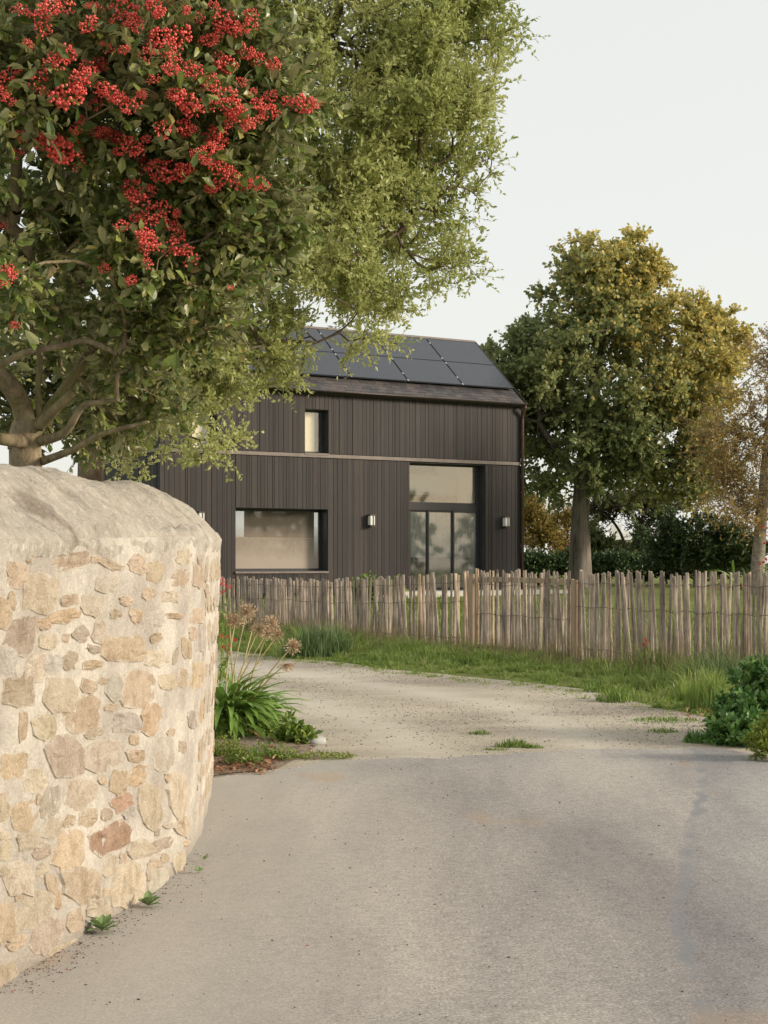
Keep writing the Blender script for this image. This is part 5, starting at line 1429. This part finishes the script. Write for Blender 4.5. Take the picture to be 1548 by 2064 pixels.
# strap-leaved plants
def strap_leaf(L, w, bend, r, n=8, tw=0.0):
    """arching strap along +X, base at origin"""
    v = []; ang = r.uniform(0.9, 1.35) if bend is None else bend[0]; k = (r.uniform(1.2, 2.4) if bend is None else bend[1]) / L
    x = z = 0.0; a = ang
    for i in range(n):
        t = i / (n - 1)
        ww = w * (0.55 + 0.9 * t if t < 0.5 else 1.0) * (1 - max(0, t - 0.6) / 0.4) ** 0.6 + 0.001
        v += [(x, -ww / 2, z + ww * 0.18), (x, 0, z), (x, ww / 2, z + ww * 0.18)]
        s = L / (n - 1); x += s * math.cos(a); z += s * math.sin(a); a -= k * s
    f = []
    for i in range(n - 1):
        for j in range(2):
            q = i * 3 + j; f.append((q, q + 1, q + 4, q + 3))
    return np.array(v), np.array(f)
def strap_plant(name, label, cat, base, n, Lr, w, mats, seed, bend=None, dry=0.06, aim=None):
    r = random.Random(seed); root = empty(name, tuple(base)); tag(root, label, cat)
    vs = [mesh_np("strap_leaf", *strap_leaf(1.0, w, bend, r), M['strap'], True) for _ in range(8)]
    vd = [mesh_np("dry_strap_leaf", *strap_leaf(1.0, w * 0.8, bend, r), M['strap_dry'], True) for _ in range(3)]
    for k in range(n):
        a = r.uniform(0, 2 * math.pi) if aim is None else r.gauss(aim, 0.9)
        is_dry = r.random() < dry
        link("strap_leaf", r.choice(vd if is_dry else vs), root, (r.uniform(-.1, .1), r.uniform(-.1, .1), 0), (r.gauss(0, .15), r.gauss(0, .25) if not is_dry else 0.7, a), (r.uniform(*Lr),) * 3)
    return root, r
pb = P(1485, 1158, 46); pb[2] = float(ground(pb[0], pb[1]))
strap_plant("flax_plant", "spiky dry strap-leaved flax plant in front of the evergreen bush", "plant", pb, 34, (0.9, 1.7), 0.045, None, 81, dry=0.85)

# agapanthus beside the end of the stone wall
def agapanthus():
    base = P(462, 1470, 14.6); base[2] = float(ground(base[0], base[1]))
    root, r = strap_plant("agapanthus", "clump of agapanthus with arching green leaves and dry seed heads beside the stone wall", "plant", base, 190, (0.50, 0.88), 0.085, None, 91, dry=0.05, aim=-0.35)
    heads = [(497, 1236, 14.7, .085), (474, 1255, 14.8, .065), (547, 1258, 14.5, .075), (521, 1270, 14.6, .06), (537, 1278, 14.4, .05), (558, 1282, 14.5, .055), (589, 1304, 14.3, .065), (577, 1337, 14.2, .06), (463, 1248, 14.9, .05), (509, 1268, 14.9, .02)]
    for k, (x, y, d, rad) in enumerate(heads):
        h = P(x, y, d) - base
        s = np.array([r.uniform(-.08, .12), r.uniform(-.1, .1), 0.05])
        mid = s * 0.5 + h * 0.5 + np.array([-0.02, 0, 0.05])
        pts = [s, s * .75 + mid * .25 + np.array([0, 0, .02]), mid, mid * .5 + h * .5 + np.array([0, 0, .012]), h]
        mb = MB(); mb.tube(pts, [0.009, 0.008, 0.007, 0.006, 0.005], 6)
        st = link("flower_stem", mb.mesh("flower_stem", M['stalk'], True), root)
        rg = np.random.default_rng(100 + k); n = int(150 * rad / .07)
        dirs = unit(rg.normal(size=(n, 3)) + unit(h) * 0.5)
        ln = rad * rg.uniform(0.75, 1.25, n)
        if k == 7: dirs[:, 2] = -abs(dirs[:, 2]) * 0.8; dirs = unit(dirs)
        e = h + dirs * ln[:, None]
        v, f = frustums(np.repeat(h[None], n, 0), e, np.full(n, .0012), np.full(n, .0012), 3)
        m2 = MB(); m2.add(v, f)
        v, f = leaf_geo(e - dirs * 0.004, dirs + rg.normal(size=(n, 3)) * .3, rg.normal(size=(n, 3)), rg.uniform(.014, .026, n), 'small'); m2.add(v, f)
        link("seed_head", m2.mesh("seed_head", M['seed']), st)
agapanthus()

# ------------------------------------------------------------------ grasses and weeds
def blades(pos, h, w, r, lean=0.35, mat_name=None, dirs=None):
    n = len(pos)
    a = r.uniform(0, 2 * math.pi, n); fx = np.stack([np.cos(a), np.sin(a), np.zeros(n)], 1)
    side = np.stack([-np.sin(a), np.cos(a), np.zeros(n)], 1)
    ld = r.uniform(0.05, 1, n) * lean
    h = h[:, None]; w = (w * r.uniform(0.7, 1.3, n))[:, None]
    p1 = pos + np.array([0, 0, 1.0]) * h * 0.55 + fx * h * (ld * 0.35)[:, None]
    p2 = pos + np.array([0, 0, 1.0]) * h * (1.0 - 0.35 * ld[:, None]) + fx * h * (ld * 1.1)[:, None]
    v = np.stack([pos - side * w * .5, pos + side * w * .5, p1 + side * w * .42, p1 - side * w * .42, p2], 1).reshape(-1, 3)
    b = (np.arange(n) * 5)[:, None]
    return v, [b + np.array([[0, 1, 2, 3]]), b + np.array([[3, 2, 4]])]
def gz(xy): return np.column_stack([xy, ground(xy[:, 0], xy[:, 1])])

def fence_y_at(x):
    pxs = np.linspace(300, 1700, 200); q = np.array([fence_at(p)[0][:2] for p in pxs])
    o = np.argsort(q[:, 0]); return lambda xx: np.interp(xx, q[o, 0], q[o, 1])
fy = fence_y_at(0)
vg = np.vectorize(verge_edge)
def tufted(r, cx, cy, per, hgt, spread, w, lean):
    """fans of blades: every tuft leans its blades outwards"""
    n = len(cx); k = np.repeat(np.arange(n), per)
    a = r.uniform(0, 6.283, len(k)); d = np.sqrt(r.uniform(0, 1, len(k)))
    xy = np.stack([cx[k] + np.cos(a) * d * spread[k], cy[k] + np.sin(a) * d * spread[k]], 1)
    pos = gz(xy); m = len(k)
    h = hgt[k] * r.uniform(0.45, 1.2, m); ld = lean * (0.25 + 0.9 * d) * r.uniform(0.5, 1.3, m)
    a = a + r.normal(0, 0.5, m)
    fx = np.stack([np.cos(a), np.sin(a), 0 * a], 1); b2 = r.uniform(0, 6.283, m); side = np.stack([np.cos(b2), np.sin(b2), 0 * a], 1)
    ww = (w * r.uniform(0.7, 1.3, m))[:, None]; h = h[:, None]; ld = ld[:, None]
    p1 = pos + np.array([0, 0, 1.0]) * h * 0.55 + fx * h * ld * 0.35
    p2 = pos + np.array([0, 0, 1.0]) * h * np.clip(1.0 - 0.45 * ld, 0.25, 1) + fx * h * ld * 1.1
    v = np.stack([pos - side * ww * .5, pos + side * ww * .5, p1 + side * ww * .42, p1 - side * ww * .42, p2], 1).reshape(-1, 3)
    b = (np.arange(m) * 5)[:, None]
    return v, [b + np.array([[0, 1, 2, 3]]), b + np.array([[3, 2, 4]])]
def verge_grass():
    r = np.random.default_rng(110)
    n = 2600
    x = r.uniform(-3.6, 6.0, n); lo = vg(x); hi = fy(x) + 0.25
    t = r.uniform(0.0, 1, n); y = lo + (hi - lo) * t
    nz = np.array([mnoise.noise((a * 1.1, b * 1.1, 0)) for a, b in zip(x, y)])
    nz2 = np.array([mnoise.noise((a * 0.5 + 9, b * 0.5, 3)) for a, b in zip(x, y)])
    keep = (t > 0.10 + 0.30 * nz) | (r.uniform(0, 1, n) < 0.15)
    x, y, t, nz, nz2 = x[keep], y[keep], t[keep], nz[keep], nz2[keep]
    hgt = (0.07 + 0.17 * np.clip(t, 0, 1) ** 0.8) * np.clip(1 + 0.9 * nz + 0.6 * nz2, 0.3, 2.4) * r.uniform(0.4, 1.6, len(x))
    hgt *= np.interp(x, [-3.5, 0, 1.2, 2.6, 3.4, 5.5], [0.95, 0.75, 0.5, 0.6, 1.0, 1.3])
    mb = MB()
    mb.add(*tufted(r, x, y, 22, np.clip(hgt, .04, .6), 0.05 + 0.3 * hgt, 0.011, 0.9))
    k = r.choice(len(x), 260); mb.add(*tufted(r, x[k], y[k], 26, np.clip(hgt[k] * 1.5, .08, .6), 0.04 + 0.15 * hgt[k], 0.016, 0.8))
    # ragged outliers creeping on to the gravel
    m = 240; xo = r.uniform(-2.6, 4.4, m); yo = vg(xo) - np.abs(r.normal(0, 0.45, m)) * np.interp(xo, [0, 2, 4], [.35, .8, 1.2])
    mb.add(*tufted(r, xo, yo, 14, r.uniform(.02, .07, m), r.uniform(.03, .12, m), 0.009, 1.2))
    tag(link("verge_grass", mb.mesh("verge_grass", M['grass'])), "uneven tufted grass growing along the foot of the picket fence", "grass", None, "stuff")
    # taller dry stems
    n = 3000; x = r.uniform(-3.4, 5.6, n); y = fy(x) - r.uniform(0, 1, n) ** 2 * 1.5
    v, f = blades(gz(np.stack([x, y], 1)), r.uniform(0.25, 0.7, n) * np.interp(x, [-3, 0.6, 1.4, 3, 5], [.9, .8, .5, 1, 1.25]), 0.006, r, 0.45)
    tag(link("dry_stems", mesh_np("dry_stems", v, f, M['dry_grass'])), "dry straw-coloured grass stems in front of the picket fence", "grass", None, "stuff")
    # lawn behind the fence
    n = 42000; x = r.uniform(-5.5, 9, n); y = fy(np.clip(x, -4, 6)) + 0.15 + r.uniform(0, 1, n) ** 1.3 * 16
    fac = HC + np.outer(0 * x, HS)[0] if False else None
    dep = (x - HC[0]) * HD[0] + (y - HC[1]) * HD[1]
    keep = (dep < -0.3); x, y = x[keep], y[keep]
    v, f = blades(gz(np.stack([x, y], 1)), r.uniform(0.05, 0.16, len(x)), 0.016, r, 0.6)
    tag(link("lawn_grass", mesh_np("lawn_grass", v, f, M['lawn_blade'])), "short bright lawn grass behind the picket fence", "grass", None, "stuff")

verge_grass()

def tuft(name, label, cat, px, py, n, rad, h, w, seed, mat='grass', group=None, lean=0.6, flat=1.0):
    r = np.random.default_rng(seed); g = G(px, py)
    a = r.uniform(0, 6.283, n); d = rad * np.sqrt(r.uniform(0, 1, n))
    xy = np.stack([g[0] + np.cos(a) * d, g[1] + np.sin(a) * d * flat], 1)
    pos = gz(xy); pos[:, 2] += 0.008
    hh = h * r.uniform(0.4, 1.2, n) * (1 - 0.6 * (d / rad) ** 2)
    v, f = blades(pos, hh, w, r, lean)
    o = link(name, mesh_np(name, v - g, f, M[mat]), None, tuple(g)); tag(o, label, cat, group)
    return o
# weeds on the drive
tuft("weed_tuft", "largest grassy weed tuft on the gravel near the asphalt edge", "weed", 1035, 1508, 260, 0.17, 0.10, 0.008, 120, 'weed', "weeds on the drive", flat=.6)
tuft("weed_tuft", "small grassy weed tuft at the right end of the weeds by the asphalt edge", "weed", 1075, 1510, 120, 0.09, 0.05, 0.007, 121, 'weed', "weeds on the drive", flat=.6)
tuft("weed_tuft", "flat thin weed tuft at the left end of the weeds by the asphalt edge", "weed", 1000, 1514, 110, 0.12, 0.035, 0.007, 122, 'weed', "weeds on the drive", flat=.5)
tuft("weed_tuft", "low weed tuft alone on the gravel behind the asphalt edge weeds", "weed", 968, 1482, 130, 0.11, 0.06, 0.007, 123, 'weed', "weeds on the drive", flat=.6)
tuft("weed_tuft", "flat spreading weed patch on the gravel before the right-hand verge", "weed", 1340, 1455, 330, 0.34, 0.06, 0.008, 124, 'weed', "weeds on the drive", flat=.7)
tuft("weed_tuft", "narrow weed patch on the gravel nearer than the spreading patch", "weed", 1335, 1478, 120, 0.16, 0.06, 0.008, 125, 'weed', "weeds on the drive", flat=.6)
tuft("weed_tuft", "round dark green weed beside the right-hand shrub on the gravel", "weed", 1402, 1498, 240, 0.12, 0.14, 0.010, 126, 'shrub', "weeds on the drive")
tuft("weed_tuft", "upright leafy weed standing at the front of the grass verge", "weed", 1240, 1415, 240, 0.22, 0.20, 0.012, 127, 'weed', "weeds on the verge")
tuft("weed_tuft", "second leafy weed at the front of the grass verge, nearer the gate", "weed", 1207, 1395, 150, 0.20, 0.16, 0.012, 128, 'weed', "weeds on the verge")
tuft("grass_tussock", "big dark arching grass tussock at the foot of the left-hand fence", "grass", 640, 1322, 900, 0.55, 0.62, 0.014, 129, 'tussock', None, 0.9)
tuft("grass_tussock", "bright upright grass tussock left of the right-hand shrub", "grass", 1432, 1432, 520, 0.26, 0.55, 0.010, 130, 'grass', None, 0.5)
tuft("grass_tussock", "pale arching grass tussock behind the bright upright one", "grass", 1450, 1392, 700, 0.45, 0.62, 0.011, 131, 'tussock', None, 0.8)

# rosettes at the foot of the wall
def rosette(px, py, n, L, label, seed, wide=0.36):
    r = random.Random(seed); g = G(px, py)
    root = empty("rosette_weed", (g[0], g[1], 0.02)); tag(root, label, "weed", "rosette weeds at the wall foot")
    tv, tf = leaf_template('broad'); tv = tv * np.array([wide / 0.36 * 1.0, 1, 1])
    me = mesh_np("leaf", tv, tf, M['rosette'])
    for k in range(n):
        a = k * 2.4 + r.uniform(-.3, .3); el = r.uniform(0.15, 1.0)
        link("leaf", me, root, (0, 0, 0.005), (el, 0, a), (L * r.uniform(.6, 1.1),) * 3)
rosette(206, 1886, 17, 0.085, "leafy rosette weed at the wall foot, the nearer one", 140)
rosette(299, 1836, 16, 0.085, "leafy rosette weed at the wall foot, the farther one", 141)
rosette(400, 1766, 7, 0.04, "tiny green weed at the wall foot by the curve", 142)
rosette(412, 1742, 6, 0.035, "tiniest weed behind the wall curve on the asphalt edge", 143)

# bed beside the wall end: soil, creeping weeds, dead leaves
def bed():
    r = np.random.default_rng(150)
    q = [G(*p) for p in ((400, 1572), (470, 1562), (560, 1552), (620, 1520), (640, 1505), (600, 1480), (575, 1450), (530, 1420), (440, 1400), (380, 1400))]
    c = np.mean(q, 0); v = [c + np.array([0, 0, .035])]; 
    for p in q: v.append(p + np.array([0, 0, .017]))
    n = len(q); f = [(0, 1 + i, 1 + (i + 1) % n) for i in range(n)][:: 1]
    tag(link("flower_bed", mesh_np("flower_bed", np.array(v), np.array(f)[:, ::-1], M['soil'])), kind="structure")
    from_px = lambda n, x0, x1, y0, y1: np.array([G(a, b) for a, b in zip(r.uniform(x0, x1, n), r.uniform(y0, y1, n))])
    # fallen leaves
    pos = np.concatenate([from_px(420, 405, 560, 1528, 1566), from_px(160, 430, 640, 1480, 1545), from_px(40, 1380, 1470, 1438, 1455)])
    m = len(pos); pos[:, 2] += 0.03 + r.uniform(0, .03, m)
    v, f = leaf_geo(pos, r.normal(size=(m, 3)) * np.array([1, 1, .25]), np.array([0, 0, 1]) + r.normal(size=(m, 3)) * .45, r.uniform(.03, .065, m), 'broad')
    tag(link("leaf_litter", mesh_np("leaf_litter", v, f, M['litter'])), "brown fallen leaves lying in the bed beside the wall", "leaves", None, "stuff")
bed()
def creeper(label, px, py, rad, h, n, seed, mat='weed', kind='small', size=0.035, flat=.7):
    r = np.random.default_rng(seed); g = G(px, py)
    a = r.uniform(0, 6.283, n); d = np.sqrt(r.uniform(0, 1, n)); 
    zz = r.uniform(0.1, 1, n) * h * (1 - .7 * d ** 2) * (1 + .4 * np.sin(a * 3 + seed))
    pos = np.stack([np.cos(a) * d * rad, np.sin(a) * d * rad * flat, zz + .02], 1)
    v, f = leaf_geo(pos, r.normal(size=(n, 3)) + np.array([0, 0, .6]), r.normal(size=(n, 3)) + np.array([0, 0, .8]), size * r.uniform(.6, 1.3, n), kind)
    root = empty("creeping_weed", tuple(g)); tag(root, label, "weed", "weeds in the bed beside the wall")
    o = link("foliage", mesh_np("foliage", v, f, M[mat]), root); o["kind"] = "stuff"
    k = min(n // 6, 120); mb = MB(); v, f = frustums(pos[:k] * np.array([.6, .6, 0]), pos[:k], np.full(k, .002), np.full(k, .001), 3); mb.add(v, f); link("stems", mb.mesh("stems", M['weed']), root)["kind"] = "stuff"
creeper("bright lime creeping weed close against the wall end", 448, 1530, .20, .16, 900, 160, 'lime_leaf', size=.028)
creeper("feathery green weed between the agapanthus and the wall end", 470, 1495, .24, .22, 900, 161, 'weed', size=.03)
creeper("round-leaved green weed below the agapanthus leaves", 520, 1490, .26, .18, 900, 162, 'weed', 'broad', .04)
creeper("fine green weed in the middle front of the bed", 490, 1548, .16, .15, 500, 163, 'weed', size=.03)
creeper("fine green weed at the right front of the bed above dead leaves", 545, 1535, .22, .12, 650, 164, 'weed', size=.03)
creeper("broad-leaved plant at the gravel corner of the bed", 592, 1502, .18, .20, 300, 165, 'weed', 'broad', .085)
creeper("thin trailing weed spreading from the bed along the asphalt edge", 655, 1532, .26, .05, 380, 166, 'lime_leaf', size=.025, flat=.4)
# pale rock at the bed corner
def rock(label, px, py, sx, sy, sz, seed, name="rock", mat='rock'):
    r = random.Random(seed); g = G(px, py); V = []; Fq = []
    nr, ns = 6, 9
    for i in range(nr + 1):
        th = math.pi * i / nr
        for j in range(ns):
            a = 2 * math.pi * j / ns
            p = Vector((math.sin(th) * math.cos(a), math.sin(th) * math.sin(a), math.cos(th)))
            k = 1 + .35 * mnoise.noise(p * 1.6 + Vector((seed, 0, 0)))
            V.append((p.x * sx * k, p.y * sy * k, p.z * sz * k + sz * .5))
    for i in range(nr):
        for j in range(ns): Fq.append((i * ns + j, (i + 1) * ns + j, (i + 1) * ns + (j + 1) % ns, i * ns + (j + 1) % ns))
    tag(link(name, mesh_np(name, np.array(V), np.array(Fq), M[mat], True), None, tuple(g)), label, "rock")
rock("pale grey rock at the gravel corner of the flower bed", 632, 1502, .11, .09, .06, 170)
rock("small dull rock beside the paler rock in the bed", 585, 1488, .07, .06, .06, 171)
rock("lone brown pebble lying on the road beside the tar seam", 1385, 1828, .017, .014, .012, 172, "pebble", 'soil')

# red-flowered plants behind the wall end and along the fence
def flower_plant(label, stems, y, seed, petals=7, psize=.035, leaves=60):
    r = np.random.default_rng(seed)
    b = P(stems[0][0], stems[0][1], y); b = np.array([b[0], y, float(ground(b[0], y))])
    root = empty("red_flower", tuple(b)); tag(root, label, "flower")
    mb = MB(); lp = []; 
    for k, (x, yy) in enumerate(stems):
        e = P(x, yy, y) - b; s = np.array([r.uniform(-.1, .1), r.uniform(-.1, .1), 0])
        mb.tube([s, s * .5 + e * .5 + r.normal(0, .02, 3), e], [.004, .003, .002], 4)
        m = petals; dirs = unit(r.normal(size=(m, 3)) + np.array([0, -.4, .2]))
        v, f = leaf_geo(np.repeat(e[None], m, 0), dirs, r.normal(size=(m, 3)), psize * r.uniform(.7, 1.2, m), 'broad')
        link("blossom", mesh_np("blossom", v * 1.0, f, M['red_petal']), root)
        t = r.uniform(.05, .85, leaves // len(stems) + 1); lp.append(s + (e - s) * t[:, None])
    link("stems", mb.mesh("stems", M['weed']), root)
    lp = np.concatenate(lp); n = len(lp)
    v, f = leaf_geo(lp, r.normal(size=(n, 3)) + np.array([0, 0, .2]), r.normal(size=(n, 3)), r.uniform(.04, .08, n), 'small')
    link("foliage", mesh_np("foliage", v, f, M['weed']), root)["kind"] = "stuff"
flower_plant("red flowers on thin stems poking out high behind the wall end", [(450, 1170), (447, 1178), (456, 1180), (453, 1190), (446, 1195), (464, 1184)], 20, 180)
flower_plant("low red flowers beside the agapanthus stalks", [(446, 1283), (459, 1283), (449, 1302), (462, 1303), (456, 1309), (461, 1316), (477, 1290)], 19, 181)
flower_plant("red flowers at the foot of the dark right-hand shrub", [(1455, 1432), (1458, 1441), (1446, 1440), (1470, 1438), (1460, 1447)], 15.2, 182, 8, .04)
flower_plant("small red flowers behind the right-hand fence pickets", [(1300, 1290), (1303, 1298), (1297, 1302)], 20.6, 183, 6, .04)
flower_plant("red roses climbing beside the birch trunk", [(1537, 1134), (1530, 1138), (1545, 1128), (1543, 1095), (1535, 1062)], 41, 184, 10, .06)

# shrubs at the right edge
def right_shrubs():
    y = 14.4
    b = np.array(G(1530, 1500))
    bush("broadleaf_shrub", "dense dark green leafy shrub at the right edge beside the gravel", "bush", (1540, 1500), b[1],
         [pxlobe(1545, 1400, y, 60, 75, .32), pxlobe(1490, 1450, y - .2, 48, 48, .25), pxlobe(1600, 1420, y, 80, 100, .4), pxlobe(1470, 1490, y - .5, 40, 22, .2), pxlobe(1535, 1485, y - .5, 60, 35, .3)], 330, M['shrub'], 'broad', .075, 5, .12, 7, 190, tip=.002, twig_r=.0015, shell=.4, leaf_up=.7)
    bush("lime_shrub", "feathery lime green shrub in the bottom corner of the right-hand shrub", "bush", (1560, 1540), 12.6,
         [pxlobe(1540, 1495, 12.8, 30, 35, .16), pxlobe(1575, 1470, 12.9, 40, 45, .2)], 90, M['lime_leaf'], 'small', .03, 7, .08, 9, 191, tip=.002, twig_r=.001, shell=.4)
right_shrubs()
# plants in the house border, seen over the fence
def border():
    for k, (x, y0, y1, lab) in enumerate(((735, 1172, 1195, "leafy rose bush in the house border left of the wall lamp"), (790, 1178, 1197, "low green plant in the house border under the wall lamp"))):
        d = 37.5
        bush("border_plant", lab, "bush", (x, 1200), d, [pxlobe(x, y1 - 6, d, 26, 14, .35), pxlobe(x + 10, y0 + 6, d, 10, 8, .2)], 50, M['weed'], 'broad', .10, 5, .2, 6, 200 + k, tip=.003, twig_r=.002)
border()

# loose stones on the drive, crumbs and berries on the road
def loose():
    r = np.random.default_rng(210)
    ov = np.array([(1, 0, 0), (0, 1, 0), (-1, 0, 0), (0, -1, 0), (0, 0, 1.0), (0, 0, -1)]); of = np.array([(0, 1, 4), (1, 2, 4), (2, 3, 4), (3, 0, 4), (1, 0, 5), (2, 1, 5), (3, 2, 5), (0, 3, 5)])
    def scatter(name, label, cat, xy, smin, smax, mat, z=0.012, hgt=.6):
        n = len(xy); p = gz(xy); p[:, 2] += z
        s = smin + (smax - smin) * r.uniform(0, 1, n) ** 2.5
        a = r.uniform(0, 6.28, n); ca, sa = np.cos(a), np.sin(a)
        q = ov[None] * (r.uniform(.6, 1.2, (n, 6, 1)))
        v = np.stack([q[:, :, 0] * ca[:, None] - q[:, :, 1] * sa[:, None] * .7, q[:, :, 0] * sa[:, None] + q[:, :, 1] * ca[:, None] * .7, q[:, :, 2] * hgt], 2) * s[:, None, None] + p[:, None, :]
        f = ((np.arange(n) * 6)[:, None, None] + of[None]).reshape(-1, 3)
        tag(link(name, mesh_np(name, v.reshape(-1, 3), f, M[mat])), label, cat, None, "stuff")
    n = 30000
    x = r.uniform(-3.2, 4.6, n); re = np.vectorize(road_edge)(x); ve = vg(x)
    y = re - 0.12 + (np.maximum(ve, re) + .3 - re) * r.uniform(0, 1, n)
    nz = np.array([mnoise.noise((a * .9, b * .35, 0)) for a, b in zip(x, y)])
    keep = (r.uniform(0, 1, n) < (0.6 + 0.8 * nz) * (1 - 0.85 * track_weight(x, y))) & (ve > re)
    scatter("gravel_stones", "loose small stones strewn over the gravel drive", "gravel", np.stack([x, y], 1)[keep], .004, .017, 'pebble')
    n = 1100; x = r.uniform(-1.4, 3.2, n); y = 5 + 8 * r.uniform(0, 1, n)
    scatter("road_crumbs", "tiny leaf crumbs and grit scattered on the asphalt", "grit", np.stack([x, y], 1), .0025, .0095, 'debris', .017, .4)
    # dirt gathered along the wall foot
    uu = r.uniform(0, 400, 900); pts = []
    for u_ in uu:
        ui, _ = px_to_wall(u_, 1600); p, nn = wall_surf(ui, 0.0); d = abs(r.normal(0.02, .09)) ; pts.append((p[0] + nn[0] * d, p[1] + nn[1] * d))
    scatter("wall_foot_dirt", "dark crumbs of earth gathered along the foot of the stone wall", "dirt", np.array(pts), .002, .007, 'debris', .016, .5)
loose()

# woodland far to the right, only met as a reflection in the panes
def woodland():
    r = np.random.default_rng(220)
    lob = [(np.array([r.uniform(48, 70), yy, r.uniform(3.0, 5.0)]), np.array([4, 4.5, r.uniform(2.8, 4.6)]), 1.0) for yy in np.arange(-34, 30, 5.0)]
    p, d, rad = lobes_sample(lob, 5200, r, 0.3)
    v, f = leaf_geo(p, r.normal(size=p.shape), r.normal(size=p.shape), r.uniform(0.5, 1.0, len(p)), 'lobed')
    tag(link("woodland", mesh_np("woodland", v, f, M['far_green'])), "far-off mass of trees mirrored in the window panes", "woodland", None, "stuff")
woodland()
